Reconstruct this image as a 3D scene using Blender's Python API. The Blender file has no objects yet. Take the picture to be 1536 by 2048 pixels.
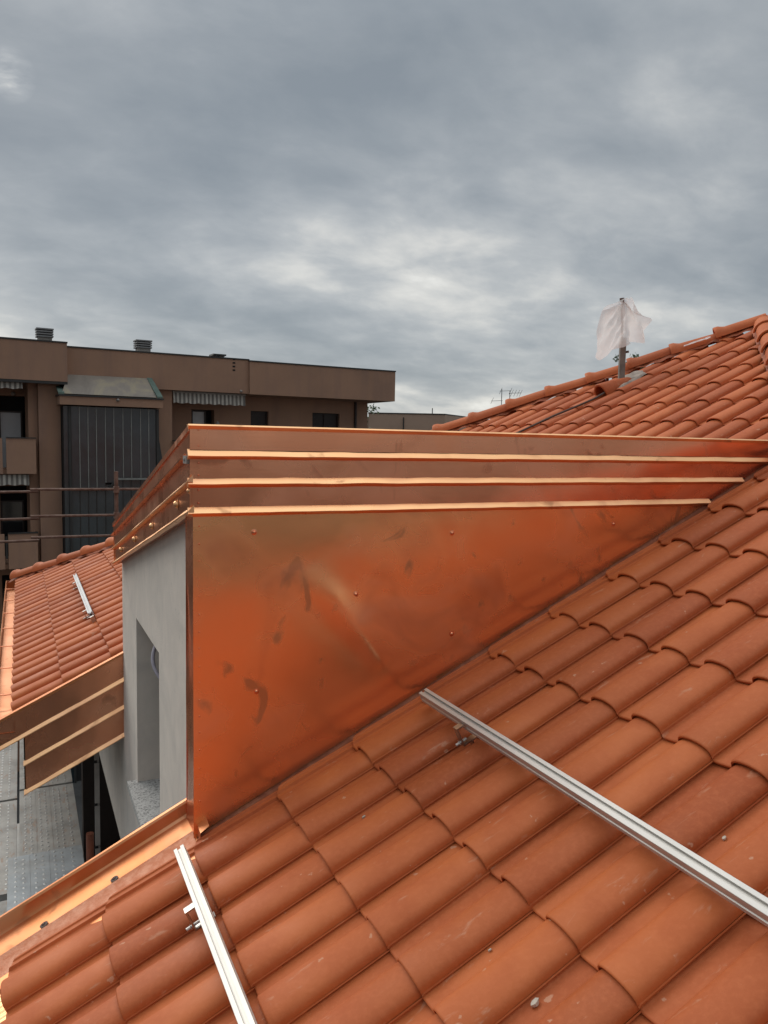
import bpy, bmesh, math, random
from mathutils import Vector, Matrix, noise
random.seed(7)
SC = bpy.context.scene
COL = SC.collection
R = math.radians

# ------------------------------------------------------------------ camera, world, sun, exposure
cam_d = bpy.data.cameras.new('camera'); cam = bpy.data.objects.new('camera', cam_d); COL.objects.link(cam)
SC.camera = cam
F_PX, PITCH, YAW, ROLL = 1562.58, R(4.896), R(65.037), R(1.043)
fw = Vector((math.cos(YAW)*math.cos(PITCH), math.sin(YAW)*math.cos(PITCH), -math.sin(PITCH)))
rt = fw.cross(Vector((0, 0, 1))).normalized(); up = rt.cross(fw)
rt, up = rt*math.cos(ROLL)+up*math.sin(ROLL), -rt*math.sin(ROLL)+up*math.cos(ROLL)
cam.matrix_world = Matrix(((rt.x, up.x, -fw.x, 0), (rt.y, up.y, -fw.y, 0), (rt.z, up.z, -fw.z, 0), (0, 0, 0, 1)))
cam_d.sensor_fit = 'HORIZONTAL'; cam_d.sensor_width = 36.0; cam_d.lens = 36.0*F_PX/1536
cam_d.clip_start = 0.05; cam_d.clip_end = 3000

SUN_DIR = Vector((-0.34, 0.86, 0.60)).normalized()          # towards the sun
sun_d = bpy.data.lights.new('sun', 'SUN'); sun_d.energy = 1.5; sun_d.angle = R(50); sun_d.color = (1.0, 0.95, 0.87)
sun = bpy.data.objects.new('sun', sun_d); COL.objects.link(sun)
sun.rotation_euler = SUN_DIR.to_track_quat('Z', 'Y').to_euler()

SC.view_settings.view_transform = 'Standard'; SC.view_settings.look = 'None'
SC.view_settings.gamma = 1.0; SC.view_settings.exposure = 0.38
SC.view_settings.use_curve_mapping = False

world = bpy.data.worlds.new('World'); SC.world = world; world.use_nodes = True
def world_nodes():
    nt = world.node_tree; N = nt.nodes; L = nt.links; N.clear()
    out = N.new('ShaderNodeOutputWorld'); bg = N.new('ShaderNodeBackground'); bg.inputs['Strength'].default_value = 0.1
    L.new(bg.outputs[0], out.inputs[0])
    sky = N.new('ShaderNodeTexSky'); sky.sky_type = 'NISHITA'; sky.sun_disc = False
    sky.sun_elevation = math.asin(SUN_DIR.z); sky.sun_rotation = math.atan2(SUN_DIR.x, SUN_DIR.y)
    tc = N.new('ShaderNodeTexCoord'); sep = N.new('ShaderNodeSeparateXYZ'); L.new(tc.outputs['Generated'], sep.inputs[0])
    def m(op, a, b=None, c=None, clamp=False):
        n = N.new('ShaderNodeMath'); n.operation = op; n.use_clamp = clamp
        for k, v in enumerate((a, b, c)):
            if v is None: continue
            if isinstance(v, (int, float)): n.inputs[k].default_value = v
            else: L.new(v, n.inputs[k])
        return n.outputs[0]
    zc = m('MAXIMUM', sep.outputs[2], 0.0)
    den = m('ADD', zc, 0.30)
    px = m('DIVIDE', sep.outputs[0], den); py = m('DIVIDE', sep.outputs[1], den)
    # cloud streets run across the view
    def vec(sx, sy, ox, oy, rot):
        c = N.new('ShaderNodeCombineXYZ'); L.new(px, c.inputs[0]); L.new(py, c.inputs[1])
        mp = N.new('ShaderNodeMapping'); L.new(c.outputs[0], mp.inputs[0])
        mp.inputs['Rotation'].default_value = (0, 0, rot); mp.inputs['Scale'].default_value = (sx, sy, 1); mp.inputs['Location'].default_value = (ox, oy, 0)
        return mp.outputs[0]
    def noise_n(v, scale, detail, rough, dist):
        n = N.new('ShaderNodeTexNoise'); n.noise_dimensions = '3D'; L.new(v, n.inputs['Vector'])
        n.inputs['Scale'].default_value = scale; n.inputs['Detail'].default_value = detail
        n.inputs['Roughness'].default_value = rough; n.inputs['Distortion'].default_value = dist
        return n.outputs['Fac']
    n1 = noise_n(vec(0.9, 1.05, 5.6, 2.9, R(32)), 1.35, 5, 0.48, 0.2)
    n2 = noise_n(vec(0.9, 1.2, -2.3, 5.2, R(38)), 4.6, 7, 0.56, 0.2)
    n3 = noise_n(vec(1, 1.1, 1.2, -4.1, R(10)), 0.55, 2, 0.5, 0.2)
    v = m('MULTIPLY_ADD', n1, 0.60, m('MULTIPLY_ADD', n2, 0.30, m('MULTIPLY', n3, 0.26)))
    # a small break in the cloud, high on the left, where the sun nearly comes through
    br = N.new('ShaderNodeVectorMath'); br.operation = 'DOT_PRODUCT'; L.new(tc.outputs['Generated'], br.inputs[0]); br.inputs[1].default_value = tuple((fw+rt*((15-768)/F_PX)+up*((1024-150)/F_PX)).normalized())
    gl = m('POWER', m('DIVIDE', m('SUBTRACT', br.outputs['Value'], 0.9996, clamp=True), 0.0004), 1.0)
    v = m('ADD', v, m('MULTIPLY', m('MULTIPLY', gl, m('MULTIPLY', m('SUBTRACT', n2, 0.47, clamp=True), 9.0, clamp=True)), 0.17))
    # thinner, paler cloud towards the horizon
    hz = m('SUBTRACT', 1.0, m('DIVIDE', zc, 0.22), clamp=True)
    v = m('ADD', v, m('MULTIPLY', m('POWER', hz, 1.5), 0.105))
    ramp = N.new('ShaderNodeValToRGB'); L.new(v, ramp.inputs[0]); cr = ramp.color_ramp
    cr.elements[0].position = 0.44; cr.elements[0].color = (0.132, 0.150, 0.167, 1)
    cr.elements[1].position = 0.80; cr.elements[1].color = (0.55, 0.545, 0.515, 1)
    for pos, c in ((0.52, (0.161, 0.178, 0.193, 1)), (0.59, (0.201, 0.216, 0.228, 1)), (0.65, (0.257, 0.268, 0.273, 1)), (0.72, (0.375, 0.373, 0.357, 1))):
        e = cr.elements.new(pos); e.color = c
    # an overcast dome grows brighter towards the zenith
    zz = m('POWER', m('DIVIDE', m('SUBTRACT', zc, 0.42, clamp=True), 0.58), 1.7)
    gain = m('MULTIPLY_ADD', zz, 3.0, 1.0)
    cl = N.new('ShaderNodeVectorMath'); cl.operation = 'SCALE'; L.new(ramp.outputs[0], cl.inputs[0]); L.new(m('MULTIPLY', gain, 14.3), cl.inputs['Scale'])
    mix = N.new('ShaderNodeMix'); mix.data_type = 'RGBA'; mix.inputs[0].default_value = 0.94
    L.new(sky.outputs[0], mix.inputs[6]); L.new(cl.outputs[0], mix.inputs[7])
    L.new(mix.outputs[2], bg.inputs['Color'])
world_nodes()

# ------------------------------------------------------------------ helpers
class MB:
    def __init__(s): s.v = []; s.f = []
    def add(s, vs, fs):
        o = len(s.v); s.v += [Vector(q) for q in vs]; s.f += [tuple(i+o for i in f) for f in fs]; return s
    def quad(s, a, b, c, d): return s.add([a, b, c, d], [(0, 1, 2, 3)])
    def box(s, lo, hi, M=None):
        x0, y0, z0 = lo; x1, y1, z1 = hi
        vs = [Vector(q) for q in ((x0,y0,z0),(x1,y0,z0),(x1,y1,z0),(x0,y1,z0),(x0,y0,z1),(x1,y0,z1),(x1,y1,z1),(x0,y1,z1))]
        if M: vs = [M @ q for q in vs]
        return s.add(vs, [(0,3,2,1),(4,5,6,7),(0,1,5,4),(1,2,6,5),(2,3,7,6),(3,0,4,7)])
    def grid(s, fn, nu, nv):
        vs = [fn(i/nu, j/nv) for j in range(nv+1) for i in range(nu+1)]
        return s.add(vs, [(j*(nu+1)+i, j*(nu+1)+i+1, (j+1)*(nu+1)+i+1, (j+1)*(nu+1)+i) for j in range(nv) for i in range(nu)])
    def loft(s, rings, closed=True, caps=True):
        n = len(rings[0]); vs = [q for r in rings for q in r]; fs = []
        for k in range(len(rings)-1):
            for i in range(n if closed else n-1):
                a = k*n+i; b = k*n+(i+1) % n; fs.append((a, b, b+n, a+n))
        if caps and closed: fs.append(tuple(range(n-1, -1, -1))); fs.append(tuple((len(rings)-1)*n+i for i in range(n)))
        return s.add(vs, fs)
    def tube(s, pts, r, n=8, caps=True):
        pts = [Vector(q) for q in pts]; rings = []
        rr = r if isinstance(r, (list, tuple)) else [r]*len(pts)
        for k, q in enumerate(pts):
            t = (pts[min(k+1, len(pts)-1)]-pts[max(k-1, 0)]).normalized()
            a = t.cross(Vector((0.31, 0.17, 0.93)))
            if a.length < 1e-3: a = t.cross(Vector((1, 0, 0)))
            a.normalize(); b = t.cross(a)
            rings.append([q+a*math.cos(2*math.pi*i/n)*rr[k]+b*math.sin(2*math.pi*i/n)*rr[k] for i in range(n)])
        return s.loft(rings, True, caps)
    def dome(s, c, nrm, r, h, n=8, m=3):
        c = Vector(c); nrm = Vector(nrm).normalized(); a = nrm.orthogonal().normalized(); b = nrm.cross(a); rings = []
        for k in range(m+1):
            t = math.pi/2*k/m*0.97
            rings.append([c+(a*math.cos(2*math.pi*i/n)+b*math.sin(2*math.pi*i/n))*r*math.cos(t)+nrm*h*math.sin(t) for i in range(n)])
        return s.loft(rings)
    def mesh(s, name, smooth=35):
        me = bpy.data.meshes.new(name); me.from_pydata([tuple(q) for q in s.v], [], s.f); me.validate(); me.update()
        if smooth:
            me.polygons.foreach_set('use_smooth', [True]*len(me.polygons)); me.set_sharp_from_angle(angle=R(smooth))
        return me
    def build(s, name, mat, parent=None, smooth=35, fix=True):
        me = s.mesh(name, smooth)
        if fix:
            bm = bmesh.new(); bm.from_mesh(me); bmesh.ops.recalc_face_normals(bm, faces=bm.faces[:]); bm.to_mesh(me); bm.free()
        me.materials.append(mat)
        o = bpy.data.objects.new(name, me); COL.objects.link(o)
        if parent: o.parent = parent
        return o

def link_mesh(name, me, parent=None, M=None):
    o = bpy.data.objects.new(name, me); COL.objects.link(o)
    if parent: o.parent = parent
    if M: o.matrix_local = M
    return o
def empty(name, loc=(0, 0, 0), rz=0, parent=None):
    o = bpy.data.objects.new(name, None); COL.objects.link(o); o.location = loc; o.rotation_euler = (0, 0, rz); o.empty_display_size = 0.2
    if parent: o.parent = parent
    return o
def tag(o, label=None, cat=None, group=None, kind=None):
    if label: o['label'] = label
    if cat: o['category'] = cat
    if group: o['group'] = group
    if kind: o['kind'] = kind
    return o

# ------------------------------------------------------------------ materials
class NT:
    def __init__(s, name):
        s.m = bpy.data.materials.new(name); s.m.use_nodes = True; s.t = s.m.node_tree; s.N = s.t.nodes; s.L = s.t.links
        s.b = s.N['Principled BSDF']; s.tc = s.N.new('ShaderNodeTexCoord')
    def set(s, **k):
        for a, v in k.items():
            i = s.b.inputs[a.replace('_', ' ')]
            if hasattr(v, 'is_linked'): s.L.new(v, i)
            else: i.default_value = (*v, 1) if isinstance(v, (tuple, list)) and len(v) == 3 and i.type == 'RGBA' else v
        return s
    def map(s, scale=(1, 1, 1), loc=(0, 0, 0), rot=(0, 0, 0), src='Object'):
        mp = s.N.new('ShaderNodeMapping'); s.L.new(s.tc.outputs[src], mp.inputs[0])
        mp.inputs['Scale'].default_value = scale; mp.inputs['Location'].default_value = loc; mp.inputs['Rotation'].default_value = rot
        return mp.outputs[0]
    def noise(s, scale, detail=4, rough=0.55, dist=0.0, vec=None, dim='3D'):
        n = s.N.new('ShaderNodeTexNoise'); n.noise_dimensions = dim
        s.L.new(vec if vec else s.tc.outputs['Object'], n.inputs['Vector'])
        for k, v in (('Scale', scale), ('Detail', detail), ('Roughness', rough), ('Distortion', dist)): n.inputs[k].default_value = v
        return n.outputs['Fac']
    def ramp(s, fac, pts):
        r = s.N.new('ShaderNodeValToRGB'); s.L.new(fac, r.inputs[0]); cr = r.color_ramp
        f = lambda c: (c, c, c, 1) if isinstance(c, (int, float)) else (*c, 1)
        cr.elements[0].position, cr.elements[0].color = pts[0][0], f(pts[0][1]); cr.elements[1].position, cr.elements[1].color = pts[-1][0], f(pts[-1][1])
        for p, c in pts[1:-1]: e = cr.elements.new(p); e.color = f(c)
        return r.outputs[0]
    def mix(s, fac, a, b, mode='MIX'):
        m = s.N.new('ShaderNodeMix'); m.data_type = 'RGBA'; m.blend_type = mode
        for v, i in ((fac, 0), (a, 6), (b, 7)):
            if hasattr(v, 'is_linked'): s.L.new(v, m.inputs[i])
            else: m.inputs[i].default_value = v if i == 0 else (*v, 1)
        return m.outputs[2]
    def math(s, op, a, b=0.0, c=None):
        n = s.N.new('ShaderNodeMath'); n.operation = op
        for k, v in enumerate((a, b, c)):
            if v is None: continue
            if hasattr(v, 'is_linked'): s.L.new(v, n.inputs[k])
            else: n.inputs[k].default_value = v
        return n.outputs[0]
    def bump(s, h, strength=0.3, dist=0.01, nxt=None):
        b = s.N.new('ShaderNodeBump'); s.L.new(h, b.inputs['Height']); b.inputs['Strength'].default_value = strength; b.inputs['Distance'].default_value = dist
        if nxt: s.L.new(nxt, b.inputs['Normal'])
        s.L.new(b.outputs[0], s.b.inputs['Normal']); return b.outputs[0]
    def obrand(s):
        return s.N.new('ShaderNodeObjectInfo').outputs['Random']
    def island(s):
        return s.N.new('ShaderNodeNewGeometry').outputs['Random Per Island']

def mat_tile(name, local=True):
    n = NT(name)
    if local:   # every tile samples its own patch of clay
        oi = n.N.new('ShaderNodeObjectInfo'); rnd = oi.outputs['Random']
        off = n.N.new('ShaderNodeVectorMath'); off.operation = 'SCALE'; off.inputs[0].default_value = (37.0, 61.0, 23.0); n.L.new(rnd, off.inputs['Scale'])
        ad = n.N.new('ShaderNodeVectorMath'); n.L.new(n.tc.outputs['Object'], ad.inputs[0]); n.L.new(off.outputs[0], ad.inputs[1]); v = ad.outputs[0]
    else:
        rnd = n.island(); v = n.tc.outputs['Object']
    base = n.ramp(rnd, [(0.0, (0.34, 0.078, 0.021)), (0.25, (0.44, 0.110, 0.030)), (0.5, (0.51, 0.136, 0.038)), (0.75, (0.47, 0.120, 0.033)), (1.0, (0.37, 0.088, 0.026))])
    big = n.noise(5.0, 3, 0.5, 0.3, v)
    c = n.mix(n.ramp(big, [(0.38, 0.0), (0.68, 0.55)]), base, (0.37, 0.082, 0.026))
    fine = n.noise(55.0, 5, 0.65, 0.0, v)
    c = n.mix(n.ramp(fine, [(0.45, 0.0), (0.75, 0.30)]), c, (0.58, 0.17, 0.062))
    # scuffs and mortar dust, in streaks of their own
    mp = n.N.new('ShaderNodeMapping'); n.L.new(v, mp.inputs[0]); mp.inputs['Scale'].default_value = (5, 16, 10); mp.inputs['Rotation'].default_value = (0, 0, 0.5)
    sc = n.noise(1.6, 6, 0.62, 0.6, mp.outputs[0])
    c = n.mix(n.ramp(sc, [(0.625, 0.0), (0.72, 0.50)]), c, (0.54, 0.28, 0.17))
    sp = n.noise(24.0, 3, 0.5, 0.0, v)
    c = n.mix(n.ramp(sp, [(0.715, 0.0), (0.745, 0.55)]), c, (0.58, 0.33, 0.21))
    n.set(Base_Color=c, Roughness=n.ramp(big, [(0.3, 0.56), (0.7, 0.70)]), Specular_IOR_Level=0.28)
    n.bump(n.math('ADD', n.math('MULTIPLY', fine, 0.8), big), 0.35, 0.004)
    return n.m

def mat_copper(name, stain=0.5, tint=(0.97, 0.50, 0.235), rough=(0.24, 0.34), seed=0.0, grain=(1.2, 1.2, 22), metal=0.93):
    n = NT(name)
    v = n.map((1, 1, 1), (seed, seed*1.7, seed*0.6))
    blot = n.noise(2.6, 3, 0.5, 0.8, v)
    c = n.mix(n.ramp(blot, [(0.56, 0.0), (0.66, 0.30), (0.78, 0.65)]), tint, (0.52, 0.20, 0.105))
    drop = n.noise(5.5, 2.5, 0.5, 1.4, n.map((1, 1, 0.7), (seed*2.1+4, 1.3, seed)))
    fd = n.math('MULTIPLY', n.ramp(n.math('ADD', drop, n.math('MULTIPLY', n.noise(30, 3, 0.6), 0.10)), [(0.69, 0.0), (0.77, 1.0)]), stain)
    c = n.mix(fd, c, (0.26, 0.115, 0.065))
    sm = n.noise(2.0, 3, 0.55, 0.5, n.map((1, 1, 1.8), (seed+9, 2.2, 0), (0, 0.7, 0)))
    c = n.mix(n.ramp(sm, [(0.5, 0.0), (0.72, 0.35)]), c, (0.93, 0.52, 0.34))
    br = n.noise(3.0, 5, 0.7, 0.0, n.map(grain, (seed, 0, 0)))
    scr = n.noise(2.2, 4, 0.6, 0.2, n.map((2, 2, 90), (seed, 3, 1), (0, 0.35, 0)))
    c = n.mix(n.ramp(scr, [(0.70, 0.0), (0.73, 0.35)]), c, (0.97, 0.62, 0.45))
    rg = n.math('ADD', n.ramp(blot, [(0.3, rough[0]), (0.75, rough[1])]), n.math('MULTIPLY', fd, 0.3))
    rg = n.math('ADD', rg, n.math('MULTIPLY', n.ramp(sm, [(0.45, 0.0), (0.75, 1.0)]), 0.10))
    n.set(Base_Color=c, Metallic=metal, Roughness=rg)
    n.bump(br, 0.05, 0.002)
    return n.m

def mat_plain(name, col, rough=0.6, metal=0.0, var=0.12, scale=6.0, bump=0.1, spec=0.4, bscale=60.0, col2=None, lo=0.4, hi=0.7):
    n = NT(name); f = n.noise(scale, 6, 0.6, 0.3)
    c2 = col2 if col2 else tuple(max(0, q*(1-var*2)) for q in col)
    n.set(Base_Color=n.mix(n.ramp(f, [(lo, 0.0), (hi, 1.0)]), col, c2), Roughness=rough, Metallic=metal, Specular_IOR_Level=spec)
    if bump: n.bump(n.noise(bscale, 5, 0.6), bump, 0.005)
    return n.m

def mat_stucco():
    n = NT('grey_stucco')
    f = n.noise(3.2, 7, 0.66, 0.8); g = n.noise(2.0, 6, 0.62, 0.5, n.map((4, 3, 0.8)))
    c = n.mix(n.ramp(f, [(0.38, 0.0), (0.66, 1.0)]), (0.66, 0.595, 0.525), (0.565, 0.515, 0.46))
    c = n.mix(n.ramp(g, [(0.50, 0.0), (0.75, 0.3)]), c, (0.46, 0.43, 0.385))
    c = n.mix(n.ramp(n.noise(26, 4), [(0.66, 0.0), (0.72, 0.5)]), c, (0.40, 0.38, 0.35))
    n.set(Base_Color=c, Roughness=0.88, Specular_IOR_Level=0.25); n.bump(n.math('ADD', n.noise(140, 5, 0.7), n.math('MULTIPLY', f, 1.5)), 0.45, 0.006); return n.m

def mat_granite():
    n = NT('granite_sill'); f = n.noise(70, 4, 0.7)
    n.set(Base_Color=n.ramp(f, [(0.36, (0.10, 0.10, 0.10)), (0.48, (0.36, 0.35, 0.33)), (0.6, (0.52, 0.51, 0.49)), (0.66, (0.22, 0.21, 0.20))]), Roughness=0.55)
    n.bump(f, 0.2, 0.003); return n.m

def mat_galv(name, col=(0.38, 0.365, 0.34), rust=0.5):
    n = NT(name); f = n.noise(5, 6, 0.6, 0.4); g = n.noise(14, 5, 0.65, 0.5, n.map((2.2, 0.6, 1)))
    c = n.mix(n.ramp(f, [(0.4, 0.0), (0.7, 1.0)]), col, tuple(q*0.62 for q in col))
    c = n.mix(n.math('MULTIPLY', n.ramp(g, [(0.56, 0.0), (0.66, 1.0)]), rust), c, (0.30, 0.15, 0.075))
    c = n.mix(n.ramp(n.noise(2.2, 6, 0.6), [(0.5, 0.0), (0.75, 0.6)]), c, (0.34, 0.31, 0.27))
    n.set(Base_Color=c, Metallic=0.35, Roughness=0.62); n.bump(n.noise(60, 4), 0.1, 0.003); return n.m

def mat_brown():
    n = NT('brown_render'); f = n.noise(0.6, 6, 0.6, 0.4); g = n.noise(1.0, 6, 0.6, 0.2, n.map((2.5, 2.5, 0.25)))
    c = n.mix(n.ramp(f, [(0.35, 0.0), (0.7, 1.0)]), (0.30, 0.180, 0.122), (0.245, 0.150, 0.105))
    c = n.mix(n.ramp(g, [(0.48, 0.0), (0.72, 0.5)]), c, (0.20, 0.130, 0.105))
    n.set(Base_Color=c, Roughness=0.9, Specular_IOR_Level=0.2); n.bump(n.noise(30, 5, 0.7), 0.25, 0.02); return n.m

def mat_stripe():
    n = NT('striped_awning_cloth'); w = n.N.new('ShaderNodeTexWave'); w.wave_type = 'BANDS'; w.bands_direction = 'X'
    n.L.new(n.tc.outputs['Object'], w.inputs['Vector']); w.inputs['Scale'].default_value = 2.3; w.inputs['Distortion'].default_value = 0.15
    c = n.ramp(w.outputs['Fac'], [(0.42, (0.40, 0.38, 0.34)), (0.55, (0.13, 0.12, 0.11))])
    c = n.mix(n.ramp(n.noise(4, 5), [(0.4, 0.0), (0.75, 0.5)]), c, (0.16, 0.14, 0.12))
    n.set(Base_Color=c, Roughness=0.9); return n.m

def mat_poly():
    n = NT('mossy_canopy_sheet'); f = n.noise(1.1, 6, 0.6, 0.9)
    c = n.ramp(f, [(0.35, (0.15, 0.125, 0.10)), (0.5, (0.19, 0.16, 0.13)), (0.62, (0.25, 0.21, 0.14)), (0.74, (0.16, 0.13, 0.09))])
    n.set(Base_Color=c, Roughness=0.6); return n.m

def mat_plastic():
    n = NT('white_plastic_film'); N, L = n.N, n.L
    f = n.noise(6, 5, 0.6, 0.5)
    col = n.ramp(f, [(0.3, (0.90, 0.90, 0.89)), (0.66, (0.82, 0.81, 0.80)), (0.76, (0.60, 0.53, 0.50))])
    n.set(Base_Color=col, Roughness=0.35, Specular_IOR_Level=0.5)
    tr = N.new('ShaderNodeBsdfTranslucent'); L.new(col, tr.inputs[0]); tp = N.new('ShaderNodeBsdfTransparent')
    m1 = N.new('ShaderNodeMixShader'); m1.inputs[0].default_value = 0.5; L.new(n.b.outputs[0], m1.inputs[1]); L.new(tr.outputs[0], m1.inputs[2])
    m2 = N.new('ShaderNodeMixShader'); m2.inputs[0].default_value = 0.22; L.new(m1.outputs[0], m2.inputs[1]); L.new(tp.outputs[0], m2.inputs[2])
    L.new(m2.outputs[0], N['Material Output'].inputs[0]); n.bump(f, 0.3, 0.01); return n.m

def mat_leaf():
    n = NT('tree_leaves'); r = n.island()
    n.set(Base_Color=n.ramp(r, [(0.0, (0.025, 0.045, 0.018)), (0.6, (0.05, 0.085, 0.03)), (1.0, (0.09, 0.12, 0.045))]), Roughness=0.7); return n.m

M = dict(
    tile=mat_tile('terracotta_tile'), tile_far=mat_tile('terracotta_tile_field', False),
    copper=mat_copper('copper_sheet', 0.50, tint=(1.0, 0.485, 0.215), rough=(0.19, 0.30), metal=0.87), copper2=mat_copper('copper_sheet_bands', 0.55, tint=(0.84, 0.345, 0.19), seed=5.3, rough=(0.17, 0.28), metal=0.93), copper3=mat_copper('copper_sheet_front', 0.5, tint=(0.72, 0.315, 0.18), seed=11.1, rough=(0.16, 0.3)),
    copper4=mat_copper('copper_sheet_verge', 0.45, tint=(0.60, 0.24, 0.10), seed=17.9, rough=(0.34, 0.48)), rib=mat_copper('copper_rib', 0.5, tint=(1.0, 0.56, 0.28), seed=3.3, rough=(0.26, 0.4)),
    reflectcopper=mat_plain('copper_painted_dark_reflection', (0.22, 0.065, 0.03), 0.6, 0.3, 0.2, 25, 0.3, bscale=120, col2=(0.32, 0.12, 0.06)), dullcopper=mat_plain('dull_red_copper', (0.38, 0.13, 0.06), 0.55, 0.5, 0.2, 25, 0.3, bscale=120, col2=(0.50, 0.24, 0.15)), stucco=mat_stucco(), granite=mat_granite(),  # base flashing copper: its dark reflection is put into the colour
    alu=mat_plain('aluminium_rail', (0.60, 0.575, 0.535), 0.5, 0.6, 0.05, 4, 0.03, bscale=200), alu_dull=mat_plain('dull_aluminium', (0.40, 0.405, 0.41), 0.5, 0.6, 0.1, 4, 0.05),
    stud=mat_plain('worn_bright_stud', (0.62, 0.61, 0.58), 0.4, 0.7, 0.1, 30, 0.0), steel=mat_plain('stainless_bracket', (0.50, 0.48, 0.45), 0.35, 1.0, 0.15, 30, 0.05), galv=mat_galv('galvanised_plank'), galv2=mat_galv('galvanised_plank_new', (0.36, 0.385, 0.40), 0.15),
    rust=mat_plain('rusty_scaffold_tube', (0.11, 0.055, 0.038), 0.7, 0.2, 0.3, 9, 0.2, col2=(0.20, 0.13, 0.10)), redpaint=mat_plain('red_brown_paint', (0.20, 0.06, 0.03), 0.6, 0, 0.2, 12, 0.1),
    brown=mat_brown(), darkedge=mat_plain('dark_metal_edging', (0.035, 0.035, 0.034), 0.5, 0.3), concrete=mat_plain('pale_concrete', (0.26, 0.24, 0.22), 0.9, 0, 0.15, 5, 0.2),
    louvre=mat_plain('grey_louvre', (0.20, 0.20, 0.20), 0.8, 0, 0.1), stripe=mat_stripe(), poly=mat_poly(), green=mat_plain('verdigris_flashing', (0.10, 0.145, 0.12), 0.75, 0.1, 0.15),
    shutter=mat_plain('white_roller_blind', (0.42, 0.43, 0.44), 0.6, 0, 0.05), wood=mat_plain('dark_brown_joinery', (0.022, 0.012, 0.009), 0.5, 0, 0.2), dark=mat_plain('dark_interior', (0.012, 0.011, 0.011), 0.9, 0, 0.1),
    glass=mat_plain('dark_ribbed_glass', (0.028, 0.040, 0.047), 0.22, 0, 0.25, 1.2, 0.05, spec=0.5), bar=mat_plain('glazing_bar', (0.20, 0.21, 0.20), 0.5, 0.3),
    winglass=mat_plain('window_glass', (0.02, 0.022, 0.024), 0.08, 0, 0.1, 2, 0.0, spec=0.6), plastic=mat_plastic(), mortar=mat_plain('grey_mortar', (0.33, 0.27, 0.225), 0.9, 0, 0.2, 14, 0.4),
    post=mat_plain('weathered_grey_post', (0.20, 0.185, 0.165), 0.8, 0, 0.2, 10, 0.2), deck=mat_plain('roof_deck_boards', (0.16, 0.09, 0.055), 0.85, 0, 0.2), leaf=mat_leaf(),
    bark=mat_plain('tree_bark', (0.06, 0.045, 0.035), 0.9), asphalt=mat_plain('asphalt_yard', (0.055, 0.054, 0.052), 0.95, 0, 0.2, 1.2, 0.2), tan=mat_plain('tan_render', (0.36, 0.25, 0.185), 0.9, 0, 0.1, 0.5, 0.1),
    roofback=mat_plain('terracotta_back_slope', (0.46, 0.135, 0.058), 0.7, 0, 0.15, 8, 0.3), conduit=mat_plain('grey_conduit', (0.38, 0.35, 0.40), 0.5, 0, 0.1), chip=mat_plain('mortar_chip', (0.55, 0.47, 0.38), 0.9, 0, 0.2, 30, 0.3),
    band=mat_plain('ridge_roll_foil', (0.36, 0.088, 0.03), 0.65, 0, 0.2, 20, 0.4), antenna=mat_plain('antenna_metal', (0.25, 0.25, 0.26), 0.5, 0.6), cable=mat_plain('black_cable', (0.085, 0.055, 0.042), 0.6),
)

# ------------------------------------------------------------------ roof frame
SL = R(25.7727); T = math.tan(SL); CS, SN = math.cos(SL), math.sin(SL)
H0 = 1.84935                                   # roof plane: z = -H0 + T x
X0, Y0, LC, W = 0.90888, 2.93617, 0.367176, 0.21
ES, EY, EN = Vector((CS, 0, SN)), Vector((0, 1, 0)), Vector((-SN, 0, CS))
RIDGE_X, HIP_C, NEAR_C = 6.19, 11.33, 1.05     # far hip: x + y = HIP_C, near hip: x - y = NEAR_C, apex where they meet
YC, XF = 3.025, 0.600                          # dormer cheek plane and front edge
Y_NEAR, Y_FAR, X_WALL = 3.23, 5.80, 0.645      # notch sides, front wall
Z_TOP, Z_FAR = 0.06, -0.59                     # dormer top at cheek and at the far side
EAVE_X = -0.11
def rz(x): return -H0+T*x
def roofpt(x, y, n=0.0): return Vector((x, y, rz(x)))+EN*n
def dtop(y): return Z_TOP+(Z_FAR-Z_TOP)*(y-YC)/(Y_FAR-YC)

# ------------------------------------------------------------------ ground
GZ = -10.6
g = MB().quad((-900, -900, GZ), (900, -900, GZ), (900, 900, GZ), (-900, 900, GZ)).build('ground', M['asphalt'], smooth=0); tag(g, 'grey asphalt yard far below the roofs', kind='structure')

# ------------------------------------------------------------------ the house
house = tag(empty('house', (3.0, 1.0, GZ)), 'house under repair with orange clay tile roof and copper clad dormer', 'house')
HI = Matrix.Translation((-3.0, -1.0, -GZ))
def part(mb, name, mat, parent=None, smooth=35, label=None):
    o = mb.build(name, mat, None, smooth)
    p = parent if parent else house
    o.parent = p
    if p is house: o.matrix_parent_inverse = HI
    if label: o['label'] = label
    return o

# deck under the tiles, hip end and rear slope
mb = MB()
dn, th = -0.045, 0.10
def slab(poly):
    top = [roofpt(x, y, dn) for x, y in poly]; bot = [q-Vector((0, 0, th)) for q in top]; n = len(poly)
    mb.add(top+bot, [tuple(range(n)), tuple(range(2*n-1, n-1, -1))]+[(i, (i+1) % n, n+(i+1) % n, n+i) for i in range(n)])
slab([(EAVE_X, EAVE_X-NEAR_C), (3.0+NEAR_C, 3.0), (EAVE_X, 3.0)])
slab([(0.9, 3.0), (3.0+NEAR_C, 3.0), (RIDGE_X, RIDGE_X-NEAR_C), (5.58, 5.82), (0.9, 5.82)])
slab([(EAVE_X, 5.82), (HIP_C-5.82, 5.82), (EAVE_X, HIP_C-EAVE_X)])
roof = part(mb, 'roof', M['deck'], label='main roof slope of orange interlocking clay tiles')
mb = MB()
zr = rz(RIDGE_X)-0.05; ze = rz(EAVE_X)-0.05; xb = 2*RIDGE_X-EAVE_X
yn_ = EAVE_X-NEAR_C
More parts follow.
